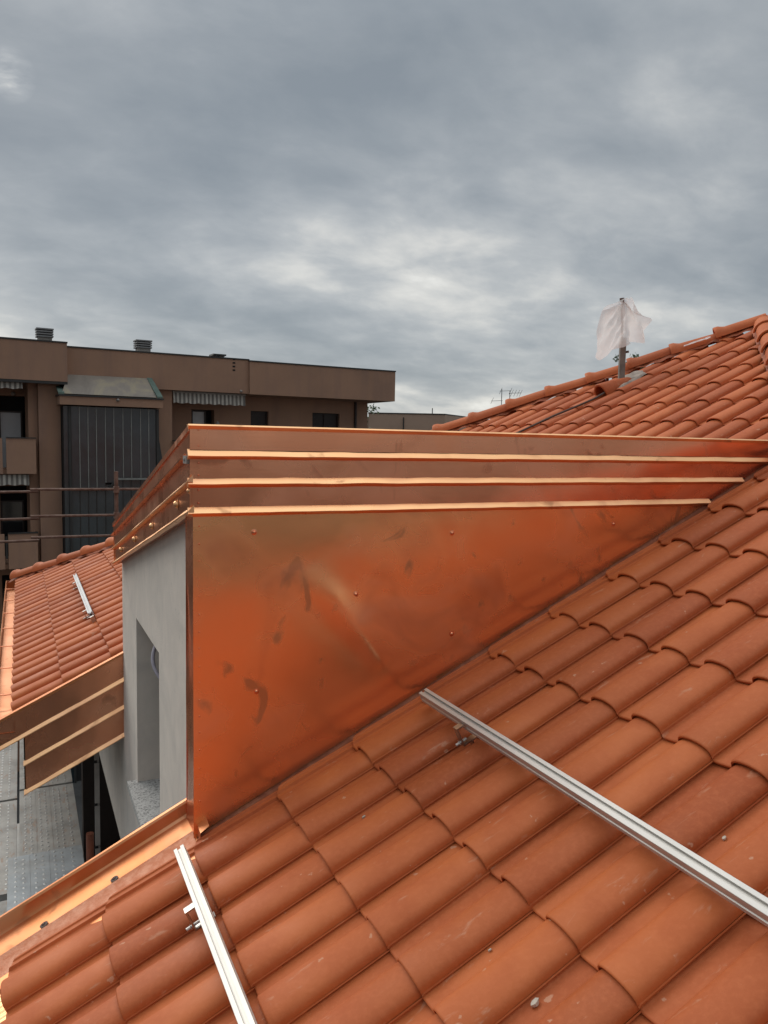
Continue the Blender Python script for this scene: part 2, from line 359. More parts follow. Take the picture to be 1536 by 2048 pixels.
mb.add([(RIDGE_X, HIP_C-RIDGE_X, zr), (xb, yn_, ze), (xb, HIP_C-EAVE_X, ze)], [(0, 1, 2)])
mb.add([(RIDGE_X, HIP_C-RIDGE_X, zr), (EAVE_X, yn_, ze), (xb, yn_, ze)], [(0, 1, 2)])
mb.add([(RIDGE_X, HIP_C-RIDGE_X, zr), (xb, HIP_C-EAVE_X, ze), (EAVE_X, HIP_C-EAVE_X, ze)], [(0, 1, 2)])
part(mb, 'rear_slope', M['roofback'], roof, 0)

# ---- one clay tile: pan and barrel with a rounded nose and side lock, +x up the slope, +y across, z out
def tile_profile(n):
    top = []
    for k in range(n+1):
        a = math.pi*k/n; q = 0.067*(1-math.cos(a)); h = 0.0385*math.sin(a)**0.70
        top.append((q, 0.008+h if k < n else 0.006))
    top += [(0.146, 0.0030), (0.160, 0.0002), (0.182, -0.0030), (0.200, -0.0045)]
    return top
LOCK = [(0.206, -0.0045, 0.0), (0.212, -0.0030, 0.002), (0.216, 0.008, 0.008), (0.221, 0.008, 0.009), (0.2245, 0.0035, 0.010), (0.244, 0.0035, 0.018), (0.2475, 0.009, 0.024), (0.256, 0.009, 0.040), (0.2615, 0.002, 0.050), (0.2625, -0.010, 0.050)]
TL, LIFT, TH = 0.425, 0.019, 0.0115
def tile_mb(n=14, lock=True):
    mb = MB(); pr = [(q, z, 0.0) for q, z in tile_profile(n)]+(LOCK if lock else [LOCK[0]])
    def P(s, q, z): return Vector((s, q, z+LIFT*(1-s/TL)-0.026))
    taper = lambda s: 1.0-0.035*s/TL
    def row(s, dz): return [P(s+sq*max(0.0, 1-s/TL), 0.067+(q-0.067)*taper(s) if q < 0.135 else q, z*(1-0.05*s/TL)+dz) for q, z, sq in pr]
    mb.loft([row(0.0, -TH), row(-0.001, -0.0045), row(0.0012, -0.0014), row(0.005, 0.0), row(0.20, 0.0), row(TL, 0.0)], closed=False)
    mb.loft([row(0.10, -TH), row(0.0, -TH)], closed=False)
    e = [(-0.001, -0.0045), (0.005, 0.0), (0.20, 0.0), (TL, 0.0)]
    mb.loft([[P(s, 0.0, 0.008+dz) for s, dz in e], [P(s, -0.0022, 0.0045+dz) for s, dz in e], [P(s, -0.0010, 0.0035) for s, dz in e], [P(s, 0.006, 0.0035) for s, dz in e]], closed=False)   # right edge bead
    return mb
tile_meshes = []
for k in range(3):
    t_mb = tile_mb()
    for q in t_mb.v:
        q.z += 0.0012*noise.noise(Vector((q.x*7+k*9, q.y*9, 1.3*k)))
    me = t_mb.mesh('tile', 42); bm = bmesh.new(); bm.from_mesh(me); bmesh.ops.recalc_face_normals(bm, faces=bm.faces[:]); bm.to_mesh(me); bm.free()
    me.materials.append(M['tile']); me.set_sharp_from_angle(angle=R(42)); tile_meshes.append(me)
low = tile_mb(7, False)

def tile_matrix(i, j):
    rnd = random.Random(i*977+j*131)
    sx = rnd.uniform(-0.004, 0.004); sy = rnd.uniform(-0.003, 0.003)
    o = roofpt(X0+i*LC*CS, Y0-j*W+sy)+ES*sx+EN*rnd.uniform(-0.001, 0.0025)
    base = Matrix(((ES.x, EY.x, EN.x, o.x), (ES.y, EY.y, EN.y, o.y), (ES.z, EY.z, EN.z, o.z), (0, 0, 0, 1)))
    return base @ Matrix.Rotation(rnd.uniform(-0.007, 0.007), 4, 'Z') @ Matrix.Rotation(rnd.uniform(-0.004, 0.004), 4, 'Y')
def project(P):
    d = P.dot(fw)
    if d < 0.2: return None
    return 768+F_PX*P.dot(rt)/d, 1024-F_PX*P.dot(up)/d, d
cells = []
for i in range(-3, 22):
    xn = X0+i*LC*CS; xt = xn+TL*CS
    if xn > RIDGE_X-0.05: break
    for j in range(-42, 57):
        y0 = Y0-j*W; y1 = y0+0.2625
        clips = []
        if y1 < 3.0: pass
        elif y0 < YC+0.02 and y1 < 3.05 : pass
        elif y0 > Y_FAR+0.03: pass
        else:
            # between the notch sides: only above the dormer roof
            if y0 < YC: continue
            yk = min(max(y0, YC), Y_FAR)
            if rz(xt)+0.08 < dtop(yk): continue
            if rz(xn)-0.05 < dtop(YC): clips.append((Vector((0, YC, Z_TOP)), Vector((0, -(Z_FAR-Z_TOP)/(Y_FAR-YC), 1.0)).normalized()))
        if xn+y0 > HIP_C-0.02: continue
        if xt+y1 > HIP_C: clips.append((Vector((HIP_C-0.015, 0, 0)), Vector((-1, -1, 0)).normalized()))
        if xn-y1 > NEAR_C-0.02: continue
        if xt-y0 > NEAR_C: clips.append((Vector((NEAR_C-0.015, 0, 0)), Vector((-1, 1, 0)).normalized()))
        c = roofpt((xn+xt)/2, (y0+y1)/2)
        pr = project(c); score = -1
        if pr and -160 < pr[0] < 1720 and -60 < pr[1] < 2300:
            # hidden behind the dormer?
            hid = False
            if c.y > Y_FAR:
                tt = YC/c.y; hx, hz = c.x*tt, c.z*tt
                if hx > XF and hz < Z_TOP and hz > rz(hx): hid = True
                tx = XF/c.x if c.x > XF else None
                if tx:
                    hy, hz = c.y*tx, c.z*tx
                    if YC < hy < Y_FAR and hz < dtop(hy): hid = True
            elif c.y > YC:
                tt = YC/c.y; hx, hz = c.x*tt, c.z*tt
                if hz+0.0 < Z_TOP-0.03 and hz > rz(hx): hid = True
            score = (1e-4 if hid else 1.0)/pr[2]**2
        cells.append((score, i, j, clips))
cells.sort(key=lambda c: -c[0])
def clip_mesh(me, Mx, clips):
    bm = bmesh.new(); bm.from_mesh(me); inv = Mx.inverted()
    for co, no in clips:
        lco = inv @ co; lno = (inv.to_3x3() @ no).normalized()
        bmesh.ops.bisect_plane(bm, geom=bm.verts[:]+bm.edges[:]+bm.faces[:], plane_co=lco, plane_no=lno, clear_inner=True)
    if not bm.faces: bm.free(); return None
    m2 = me.copy(); bm.to_mesh(m2); bm.free(); return m2
field = MB(); n_tiles = 0; field_parts = []
for score, i, j, clips in cells:
    Mx = tile_matrix(i, j)
    if score > 0 and n_tiles < 300:
        me = tile_meshes[(i*5+j*3) % 3]
        if clips:
            me = clip_mesh(me, Mx, clips)
            if me is None: continue
        o = bpy.data.objects.new('tile', me); COL.objects.link(o); o.parent = roof; o.matrix_local = Mx; n_tiles += 1
    else:
        if not clips:
            field.add([Mx @ q for q in low.v], low.f)
        else:
            bmm = bpy.data.meshes.new('tmp'); bmm.from_pydata([tuple(q) for q in low.v], [], low.f)
            m2 = clip_mesh(bmm, Mx, clips)
            if m2: field.add([Mx @ v.co for v in m2.vertices], [tuple(p.vertices) for p in m2.polygons])
fo = part(field, 'tile_field', M['tile_far'], roof, 42); fo['kind'] = 'stuff'
print('tiles as parts', n_tiles, 'of', len(cells))

# ---- hip and ridge caps
def cap_mb(L=0.44, r0=0.090, r1=0.080, flare=0.020, n=12):
    mb = MB()
    sec = [(-0.012, r0+flare), (0.0, r0+flare+0.004), (0.03, r0+flare+0.002), (0.055, r0+0.010), (0.085, r0), (L*0.6, (r0+r1)/2), (L, r1)]
    def ring(s, r): return [Vector((s, -r*math.cos(math.pi*k/n)*1.08, r*math.sin(math.pi*k/n)**0.92-0.012)) for k in range(n+1)]
    mb.loft([ring(s, r) for s, r in sec], closed=False)
    mb.loft([ring(-0.012, r0+flare-0.014), ring(-0.012, r0+flare)], closed=False)
    mb.loft([ring(0.1, r0-0.014), ring(-0.012, r0+flare-0.014)], closed=False)
    return mb
cap_me = cap_mb().mesh('hip_cap', 50); cap_me.materials.append(M['tile'])
HD = Vector((1, -1, T)).normalized()
def frame(o, d, upv):
    s = d.normalized(); y = upv.cross(s).normalized(); z = s.cross(y)
    return Matrix(((s.x, y.x, z.x, o.x), (s.y, y.y, z.y, o.y), (s.z, y.z, z.z, o.z), (0, 0, 0, 1)))
hip0 = Vector((EAVE_X+0.04, HIP_C-EAVE_X-0.04, rz(EAVE_X+0.04))); hip1 = Vector((RIDGE_X, HIP_C-RIDGE_X, rz(RIDGE_X)))
n_h = int((hip1-hip0).length/0.395)
for k in range(n_h):
    rnd = random.Random(k+50); o = hip0+(hip1-hip0)*(k/n_h)+Vector((rnd.uniform(-.006, .006), rnd.uniform(-.006, .006), 0.038+rnd.uniform(-0.004, 0.006)))
    link_mesh('hip_cap', cap_me, roof, frame(o, HD, Vector((0, 0, 1))) @ Matrix.Rotation(rnd.uniform(-0.03, 0.03), 4, 'Y') @ Matrix.Rotation(rnd.uniform(-0.025, 0.025), 4, 'Z'))
ND = Vector((1, 1, T)).normalized(); near0 = Vector((EAVE_X+0.04, EAVE_X+0.04-NEAR_C, rz(EAVE_X+0.04)))
n_n = int((hip1-near0).length/0.395)
for k in range(n_n):
    rnd = random.Random(k+90); o = near0+(hip1-near0)*(k/n_n)+Vector((0, 0, 0.040+rnd.uniform(-0.004, 0.006)))
    link_mesh('hip_cap', cap_me, roof, frame(o, ND, Vector((0, 0, 1))) @ Matrix.Rotation(rnd.uniform(-0.03, 0.03), 4, 'Y') @ Matrix.Rotation(rnd.uniform(-0.025, 0.025), 4, 'Z'))
# crumpled roll strip below the caps, pressed onto the tiles
def roll(p0, p1, side, L):
    mb = MB(); nu = int(L/0.022)
    d = (p1-p0)
    def fn(u, v):
        q = p0+d*u; w = 0.045+0.095*v*(1+0.10*noise.noise(Vector((u*L*5, 3, 1))))
        q = q+side*w
        z = rz(q.x)+0.062-0.040*v+0.018*v*noise.noise(Vector((u*L*9, v*2, 5)))+0.006*math.sin(u*L*240)*v
        return Vector((q.x, q.y, z+0.012))
    mb.grid(fn, nu, 4); return mb
part(roll(hip0, hip1, Vector((-CS, -0.35, 0)).normalized()*0.86, (hip1-hip0).length), 'ridge_roll', M['band'], roof, 60)
part(roll(near0, hip1, Vector((-CS, 0.35, 0)).normalized()*0.86, (hip1-near0).length), 'ridge_roll', M['band'], roof, 60)
# bright film scrap tucked under the caps near the top of the hip
mb = MB(); c = Vector((5.74, 5.48, rz(5.74)+0.10))
mb.grid(lambda u, v: c+Vector((0.16*(u-0.5), -0.16*(u-0.5), 0.075*(u-0.5)))+Vector((-0.06, -0.05, -0.02))*(v*1.3)+Vector((0, 0, 0.014*noise.noise(Vector((u*4, v*3, 2))))), 8, 4)
part(mb, 'membrane_scrap', M['plastic'], roof, 60, label='scrap of white membrane showing under the top hip caps')

# vent cowl tile: a hooded barrel open at its lower end
mb = MB(); o = roofpt(4.79, 5.655, 0.008); n = 12
def cowl(s, r, hgt): return [o+ES*s+EY*(-r*math.cos(math.pi*k/n))+EN*(hgt*math.sin(math.pi*k/n)**0.85) for k in range(n+1)]
mb.loft([cowl(0, 0.084, 0.118), cowl(0.008, 0.088, 0.124), cowl(0.15, 0.082, 0.098), cowl(0.34, 0.070, 0.050)], closed=False)
mb.loft([cowl(0, 0.084, 0.118), cowl(0, 0.070, 0.103), cowl(0.2, 0.066, 0.075)], closed=False)
part(mb, 'vent_tile', M['tile'], roof, 45, label='hooded vent tile with dark arched mouth')
mb = MB(); mb.add([o+ES*0.1+EY*(-0.07*math.cos(math.pi*k/n))+EN*(0.09*math.sin(math.pi*k/n)) for k in range(n+1)], [tuple(range(n+1))]); part(mb, 'vent_mouth', M['dark'], roof, 0)

# ------------------------------------------------------------------ house walls
mb = MB(); zt = -1.72; WD = 0.30; ZL = -3.08
def wall_box(y0, y1, z0, z1, x0=X_WALL, x1=X_WALL+WD): mb.box((x0, y0, z0), (x1, y1, z1))
WY0, WY1, WZ0, WZ1 = 4.18, 5.08, -2.20, -1.12
wall_box(-0.3, Y_NEAR-0.06, ZL, zt); wall_box(Y_FAR+0.02, 11.2, ZL, zt-0.02)
part(mb, 'wall', M['stucco'], smooth=0, label='grey rendered facade wall below the eaves')
mb = MB(); mb.box((X_WALL+WD, 10.9, GZ), (11.3, 11.2, zt-0.1)); mb.box((X_WALL+WD, -0.3, GZ), (11.3, 0.0, zt-0.1)); mb.box((11.3, -0.3, GZ), (11.6, 11.2, zt-0.1)); part(mb, 'wall', M['stucco'], smooth=0)

mb = MB(); mb.box((X_WALL+WD-0.02, -0.3, ZL+0.01), (2.2, 11.2, ZL+0.2)); mb.box((1.9, -0.3, GZ), (2.2, 11.2, ZL)); mb.box((X_WALL+0.01, 10.6, GZ), (1.9, 10.85, ZL)); part(mb, 'added_dark_recess', M['wood'], smooth=0, label='added dark recess standing in for shade under the facade wall')  # made-up dark recess so the space below the wall reads as shaded
# ------------------------------------------------------------------ dormer
mb = MB()
def front(y0, y1, z0a, z0b, z1a, z1b):
    v = [(X_WALL, y0, z0a), (X_WALL, y1, z0b), (X_WALL, y1, z1b), (X_WALL, y0, z1a)]
    mb.add(v+[(X_WALL+WD, y, z) for _, y, z in v], [(0, 1, 2, 3), (7, 6, 5, 4), (0, 4, 5, 1), (1, 5, 6, 2), (2, 6, 7, 3), (3, 7, 4, 0)])
ft = lambda y: dtop(y)-0.05
YN = Y_NEAR-0.06
front(YN, WY0, ZL, ZL, ft(YN), ft(WY0)); front(WY1, Y_FAR+0.02, ZL, ZL, ft(WY1), ft(Y_FAR))
front(WY0, WY1, ZL, ZL, WZ0, WZ0); front(WY0, WY1, WZ1, WZ1, ft(WY0), ft(WY1))
dormer = part(mb, 'dormer', M['stucco'], smooth=0, label='copper clad shed dormer with grey rendered front wall')
# window inside the reveal, granite sill
mb = MB(); xw = X_WALL+0.24
for a, b, c_, d_ in ((WY0, WY0+0.07, WZ0, WZ1), (WY1-0.07, WY1, WZ0, WZ1), (WY0+0.07, WY1-0.07, WZ0, WZ0+0.08), (WY0+0.07, WY1-0.07, WZ1-0.07, WZ1)): mb.box((xw, a+0.001, c_+0.001), (xw+0.05, b-0.001, d_-0.001))
part(mb, 'window_frame', M['wood'], dormer, 0)
mb = MB(); mb.box((xw+0.02, WY0+0.07, WZ0+0.08), (xw+0.03, WY1-0.07, WZ1-0.07)); part(mb, 'pane', M['winglass'], dormer, 0)
mb = MB(); mb.box((0.583, WY0-0.12, WZ0-0.035), (xw, WY1+0.035, WZ0+0.004)); part(mb, 'window_sill', M['granite'], dormer, 0, label='speckled granite window sill')
# wall closing the cheek behind the copper
mb = MB()
mb.add([(XF+0.02, YC+0.02, rz(XF)-0.3), (XF+0.02, YC+0.02, Z_TOP-0.02), (3.9, YC+0.02, Z_TOP-0.02), (XF+0.02, YC+0.14, rz(XF)-0.3), (XF+0.02, YC+0.14, Z_TOP-0.05), (3.9, YC+0.14, Z_TOP-0.05)], [(0, 1, 2), (5, 4, 3), (0, 3, 4, 1), (1, 4, 5, 2), (2, 5, 3, 0)])
part(mb, 'cheek_core', M['stucco'], dormer, 0)

def wob(x, z, a=1.0, s=0.0):
    return a*(0.0026*noise.noise(Vector((x*1.3+s, z*1.7, 0.3)))+0.0011*noise.noise(Vector((x*3.7, z*4.1+s, 2.2))))
XFA = 0.586
RIBS = [(-0.031, -0.056), (-0.141, -0.164), (-0.255, -0.277)]       # top and foot of each cheek rib
def xm(z): return (z+H0)/T
# lower cheek panel, with the dents and oil-canning of thin sheet
def dent(x, z):
    a, b = Vector((1.05, -0.52)), Vector((1.42, -0.96)); q = Vector((x, z)); ab = b-a
    t = max(0, min(1, (q-a).dot(ab)/ab.length_squared)); dperp = (q-a-ab*t); nrm = Vector((ab.y, -ab.x)).normalized()
    s = dperp.dot(nrm)+0.022*math.sin(t*3.1); w = 0.040+0.030*(1-t)
    env = math.sin(math.pi*min(1, max(0, (t*0.96+0.02))))**0.7*math.exp(-max(0, dperp.length-abs(dperp.dot(nrm)))**2*200)
    return -0.024*(0.3+0.7*t)*env*math.exp(-(s/w)**2)
mb = MB(); zc_ = RIBS[2][0]-0.006; xe = xm(zc_)-0.01
def cheek(u, v):
    x = XF-0.003+(xe-XF+0.003)*u; zb = rz(x)-0.03; z = zb+(zc_-zb)*v
    roll_out = 0.0
    hb = z-rz(x)
    return Vector((x, YC+wob(x, z, 1.2)+0.0016*noise.noise(Vector((x*2.1+5, z*5.2, 7.7)))+dent(x, z)+roll_out, z))
mb.grid(cheek, 120, 64)
cheek_o = part(mb, 'cheek_panel', M['copper'], dormer, 60, label='large triangular copper sheet on the dormer side')
# three copper bands above it
zs = [(Z_TOP, RIBS[0][0]), (RIBS[0][1]+0.004, RIBS[1][0]), (RIBS[1][1]+0.004, RIBS[2][0])]
for k, (za, zb) in enumerate(zs):
    mb = MB(); x1 = xm(za)-0.01; y = YC-0.006*(1 if k == 0 else 0.5 if k == 1 else 0.2)
    mb.grid(lambda u, v: Vector((XFA-0.001+(x1-XFA)*u, y+wob(x1*u, zb+(za-zb)*v, 0.8, 7.0+k), zb+(za-zb)*v)), 90, 5)
    part(mb, 'copper_band', M['copper2'], dormer, 60)
for k, (za, zb) in enumerate(RIBS):
    mb = MB(); x1 = xm(za)+0.005; yk = YC-0.005
    prof = [(yk+0.004, za+0.003), (yk-0.014, zb+0.006), (yk-0.016, zb+0.003), (yk-0.014, zb-0.001), (yk+0.004, zb-0.012)]
    nseg = 60
    rings = [[Vector((XF-0.024+(x1-XF+0.024)*s/nseg+(0.0), y+0.0022*noise.noise(Vector((s*0.55, k*3, 1))), z+0.0024*noise.noise(Vector((s*0.3, k*5+2, 4))))) for y, z in prof] for s in range(nseg+1)]
    mb.loft(rings); part(mb, 'rib', M['rib'], dormer, 30)
mb = MB(); mb.loft([[Vector((x, YC-0.010, Z_TOP-0.012)), Vector((x, YC-0.016, Z_TOP+0.001)), Vector((x, YC-0.010, Z_TOP+0.007)), Vector((x, YC+0.02, Z_TOP+0.004))] for x in (XF-0.022, 1.6, 2.7, xm(Z_TOP)-0.02)])
part(mb, 'top_edge', M['rib'], dormer, 30)
# sheet roof of the dormer falling away to the far side, with standing seams
mb = MB()
cor = [(XF-0.02, YC), (xm(Z_TOP), YC), (xm(Z_FAR), Y_FAR), (XF-0.02, Y_FAR)]
mb.add([(x, y, dtop(y)+0.003) for x, y in cor]+[(x, y, dtop(y)-0.02) for x, y in cor], [(0, 1, 2, 3), (7, 6, 5, 4)]+[(i, (i+1) % 4, 4+(i+1) % 4, 4+i) for i in range(4)])
part(mb, 'sheet_roof', M['copper2'], dormer, 0)
# front fascia, falling to the far side, three ribs
def fz(y, k):    # levels: 0 top, 1..3 ribs
    n0 = (Z_TOP-0.002, -0.045, -0.154, -0.270)[k]; f0 = (-0.585, -0.667, -0.770, -0.874)[k]; return n0+(f0-n0)*(y-YC)/(Y_FAR-YC)
for k in range(3):
    mb = MB(); dx = 0.004*k
    mb.grid(lambda u, v: Vector((XFA+dx+0.6*wob(u*3, v, 1, 20+k), YC-0.004+(Y_FAR-YC+0.004)*u, fz(YC+(Y_FAR-YC)*u, k+1)+(fz(YC+(Y_FAR-YC)*u, k)-fz(YC+(Y_FAR-YC)*u, k+1))*v)), 40, 4)
    part(mb, 'fascia_band', M['copper3'], dormer, 60)
    mb = MB(); rings = []
    y_st = YC-0.02 if k else YC+0.10
    for s in range(31):
        y = y_st+(Y_FAR+0.03-y_st)*s/30; z = fz(y, k+1)+0.004*noise.noise(Vector((s*0.25, k*2.0, 8)))
        rings.append([Vector((XFA+dx+0.004, y, z+0.024)), Vector((XFA+dx-0.018, y, z+0.002)), Vector((XFA+dx-0.017, y, z-0.004)), Vector((XFA+dx+0.004, y, z-0.006))])
    mb.loft(rings); part(mb, 'rib', M['rib' if k else 'copper3'], dormer, 30)
mb = MB(); mb.quad((XFA+0.01, YC, fz(YC, 3)), (XFA+0.01, Y_FAR, fz(Y_FAR, 3)), (X_WALL+0.01, Y_FAR, fz(Y_FAR, 3)+0.01), (X_WALL+0.01, YC, fz(YC, 3)+0.01)); part(mb, 'soffit', M['copper3'], dormer, 0)
mb = MB(); mb.add([(XFA, Y_FAR, fz(Y_FAR, 0)), (XFA, Y_FAR, fz(Y_FAR, 3)), (xm(Z_FAR-0.3), Y_FAR, fz(Y_FAR, 3)), (xm(Z_FAR), Y_FAR, fz(Y_FAR, 0))], [(0, 1, 2, 3)]); mb.add([(X_WALL, Y_FAR+0.021, rz(X_WALL)-0.1), (X_WALL, Y_FAR+0.021, fz(Y_FAR, 3)), (xm(Z_FAR), Y_FAR+0.021, fz(Y_FAR, 3)), (xm(Z_FAR), Y_FAR+0.021, rz(xm(Z_FAR)))], [(0, 1, 2, 3)])
part(mb, 'far_cheek_panel', M['copper2'], dormer, 0)
# corner return of the cheek sheet round the front edge, buckled
mb = MB()
mb.grid(lambda u, v: Vector((XF+0.006*noise.noise(Vector((u*1.5, v*4.5, 3)))*u-0.002, YC+0.0+0.145*u, -1.56+(fz(YC, 3)+1.56)*v)), 6, 40)
part(mb, 'corner_return', M['copper3'], dormer, 60)
mb = MB(); mb.quad((XF-0.004, YC+0.145, -1.56), (X_WALL+0.002, YC+0.15, -1.56), (X_WALL+0.002, YC+0.15, fz(YC, 3)), (XF-0.004, YC+0.145, fz(YC, 3))); part(mb, 'return_edge', M['copper3'], dormer, 0)
# rivets and screws
riv = MB().dome((0, 0, 0), (0, -1, 0), 0.0036, 0.0022, 7, 2).mesh('rivet'); riv.materials.append(M['copper2'])
z = -0.325
while z > -1.5:
    link_mesh('rivet', riv, dormer, Matrix.Translation((XF+0.021, YC+wob(XF+0.021, z, 1.2)-0.0005, z))); z -= 0.072+random.uniform(-0.008, 0.008)
for z in (0.045, -0.015, -0.08, -0.128, -0.185, -0.235): link_mesh('rivet', riv, dormer, Matrix.Translation((XF+0.018, YC-0.0075, z)))
sm_ = MB(); sm_.dome((0, 0.001, 0), (0, -1, 0), 0.0125, 0.002, 14, 1); sm_.dome((0, 0, 0), (0, -1, 0), 0.0075, 0.006, 10, 3)
scr = sm_.mesh('screw', 40); scr.materials.append(M['copper2'])
for x, z in ((0.838, -0.355), (1.746, -0.387), (1.281, -0.634), (0.851, -1.007), (1.757, -0.846), (2.668, -0.370)):
    link_mesh('screw', scr, dormer, Matrix.Translation((x, YC+wob(x, z, 1.2)+dent(x, z)-0.001, z)))
dm = MB(); dm.dome((0, 0, 0), (-1, 0, 0), 0.017, 0.017, 12, 4); dm.dome((0.0, 0, 0), (-1, 0, 0), 0.024, 0.003, 12, 1)
dme = dm.mesh('dome_bolt', 50); dme.materials.append(M['rib'])
for y, z in ((3.324, -0.262), (4.015, -0.424), (4.688, -0.569), (5.371, -0.718), (3.06, -0.19)):
    s = 1.0 if y > 3.1 else 0.7
    link_mesh('dome_bolt', dme, dormer, Matrix.Translation((XFA+0.006, y, z)) @ Matrix.Scale(s, 4))
mb = MB(); mb.box((XFA-0.012, 3.03, -0.085), (XFA+0.004, 3.10, -0.055)); mb.dome((XFA-0.004, 3.065, -0.068), (-0.5, -0.3, 0.8), 0.015, 0.012, 10, 3); part(mb, 'fixing_clip', M['concrete'], dormer, 40, label='dull grey sealant lump near the top corner')
# grey conduit curling out of the window head
mb = MB(); mb.tube([(X_WALL+0.10-0.085*math.sin(math.pi*q/14), 4.60-0.20*q/14, -1.10-0.30*q/14+0.0*q) for q in range(15)], 0.011, 8); part(mb, 'conduit', M['conduit'], dormer, 60, label='grey conduit loop hanging in the window opening')

# ------------------------------------------------------------------ copper edges of the notch
# near side: open verge channel with upstand
mb = MB(); prof = [(2.90, -0.028), (2.985, -0.026), (3.055, -0.018), (3.065, -0.012), (3.19, -0.004), (3.197, 0.006), (3.200, 0.052), (3.206, 0.061), (3.222, 0.060), (3.228, 0.050), (3.228, -0.20)]
def pv(x, y, h): return Vector((x, y, rz(x)+h))
rings = [[pv(x, y+0.0025*noise.noise(Vector((x*2.2, i*0.7, 1))), h+0.003*noise.noise(Vector((x*3, i*1.3, 6)))) for i, (y, h) in enumerate(prof)] for x in [EAVE_X-0.16+(0.61-EAVE_X+0.16)*k/26 for k in range(27)]]
mb.loft(rings, closed=False); verge = part(mb, 'verge_channel', M['copper4'], smooth=30, label='open copper verge channel along the near side of the notch')
mb = MB(); x = 0.612
mb.add([pv(x, 2.97, -0.03), pv(x, 3.228, -0.03), pv(x, 3.228, 0.058), pv(x, 3.20, 0.060), pv(x, 3.16, 0.045), pv(x, 3.04, 0.03), pv(x, 2.97, 0.02)], [(0, 1, 2, 3, 4, 5, 6)])
mb.add([pv(x, 2.97, -0.03), pv(x, 3.228, -0.03), pv(x, 3.228, 0.058), pv(x, 2.97, 0.02), pv(x+0.035, 2.97, -0.03), pv(x+0.035, 3.228, -0.03), pv(x+0.035, 3.228, 0.066), pv(x+0.035, 2.97, 0.028)], [(3, 2, 6, 7)])
part(mb, 'end_plate', M['copper4'], verge, 0)
mb = MB(); mb.loft([[pv(x, y, h) for y, h in ((2.93, -0.030), (2.99, -0.022), (3.05, -0.012), (3.066, -0.006), (3.068, -0.016))] for x in [EAVE_X+(0.60-EAVE_X)*k/10 for k in range(11)]], closed=False); part(mb, 'verge_strip', M['dullcopper'], verge, 30)  # duller, redder copper next to the tiles
wash = MB(); wash.dome((0, 0, 0), (0, 0, 1), 0.016, 0.003, 12, 1); wash.dome((0, 0, 0.002), (0, 0, 1), 0.008, 0.005, 8, 2); wme = wash.mesh('fixing', 40); wme.materials.append(M['cable'])
for x in (0.30, 0.045): link_mesh('fixing', wme, verge, Matrix.Translation(pv(x, 3.085, -0.006)) @ Matrix.Rotation(-SL, 4, 'Y'))
# base flashing along the foot of the cheek
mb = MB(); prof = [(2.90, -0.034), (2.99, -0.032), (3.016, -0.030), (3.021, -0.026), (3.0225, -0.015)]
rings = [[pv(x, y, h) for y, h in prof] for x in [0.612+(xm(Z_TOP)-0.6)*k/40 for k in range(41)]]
mb.loft(rings, closed=False); part(mb, 'base_flashing', M['reflectcopper'], smooth=60)
# far side: stepped fascia facing the notch
lev = [0.012, -0.195, -0.400, -0.610]
fas = None
for k in range(3):
    xs = EAVE_X-0.075 if k == 0 else -0.012
    mb = MB(); mb.grid(lambda u, v: Vector((xs+(X_WALL+0.06-xs)*u, Y_FAR+0.005*k+wob(u*3, v, 1, 40+k), rz(xs+(X_WALL+0.06-xs)*u)+lev[k+1]+(lev[k]-lev[k+1])*v)), 24, 4)
    o = part(mb, 'notch_fascia' if fas is None else 'fascia_band', M['copper3'], fas, 60, label='stepped copper fascia on the far side of the notch' if fas is None else None)
    if fas is None: fas = o
    mb = MB(); rings = []
    for s in range(25):
        x = xs-0.012+(X_WALL+0.06-xs)*s/24; zz = rz(x)+lev[k+1]+0.002*noise.noise(Vector((s*0.4, k, 3))); yy = Y_FAR+0.005*k
        rings.append([Vector((x, yy+0.004, zz+0.028)), Vector((x, yy-0.020, zz+0.002)), Vector((x, yy-0.020, zz-0.004)), Vector((x, yy+0.004, zz-0.006))])
    mb.loft(rings)
    part(mb, 'rib', M['rib'], fas, 30)
mb = MB(); mb.add([(EAVE_X+0.09, Y_FAR+0.03, rz(0)-0.60), (X_WALL, Y_FAR+0.03, rz(X_WALL)-0.60), (X_WALL, 11.0, rz(X_WALL)-0.60), (EAVE_X+0.09, 11.0, rz(0)-0.60), (EAVE_X+0.09, Y_FAR+0.03, rz(0)-0.12), (EAVE_X+0.09, 11.0, rz(0)-0.12)], [(0, 1, 2, 3), (0, 3, 5, 4)]); part(mb, 'boxed_soffit', M['deck'], fas, 0)
mb = MB(); mb.loft([[Vector((x, Y_FAR-0.008, rz(x)-0.006)), Vector((x, Y_FAR-0.010, rz(x)+0.014)), Vector((x, Y_FAR+0.045, rz(x)+0.010)), Vector((x, Y_FAR+0.05, rz(x)-0.02))] for x in (EAVE_X-0.08, 0.2, X_WALL+0.05)]); part(mb, 'verge_cap', M['copper4'], fas, 30)
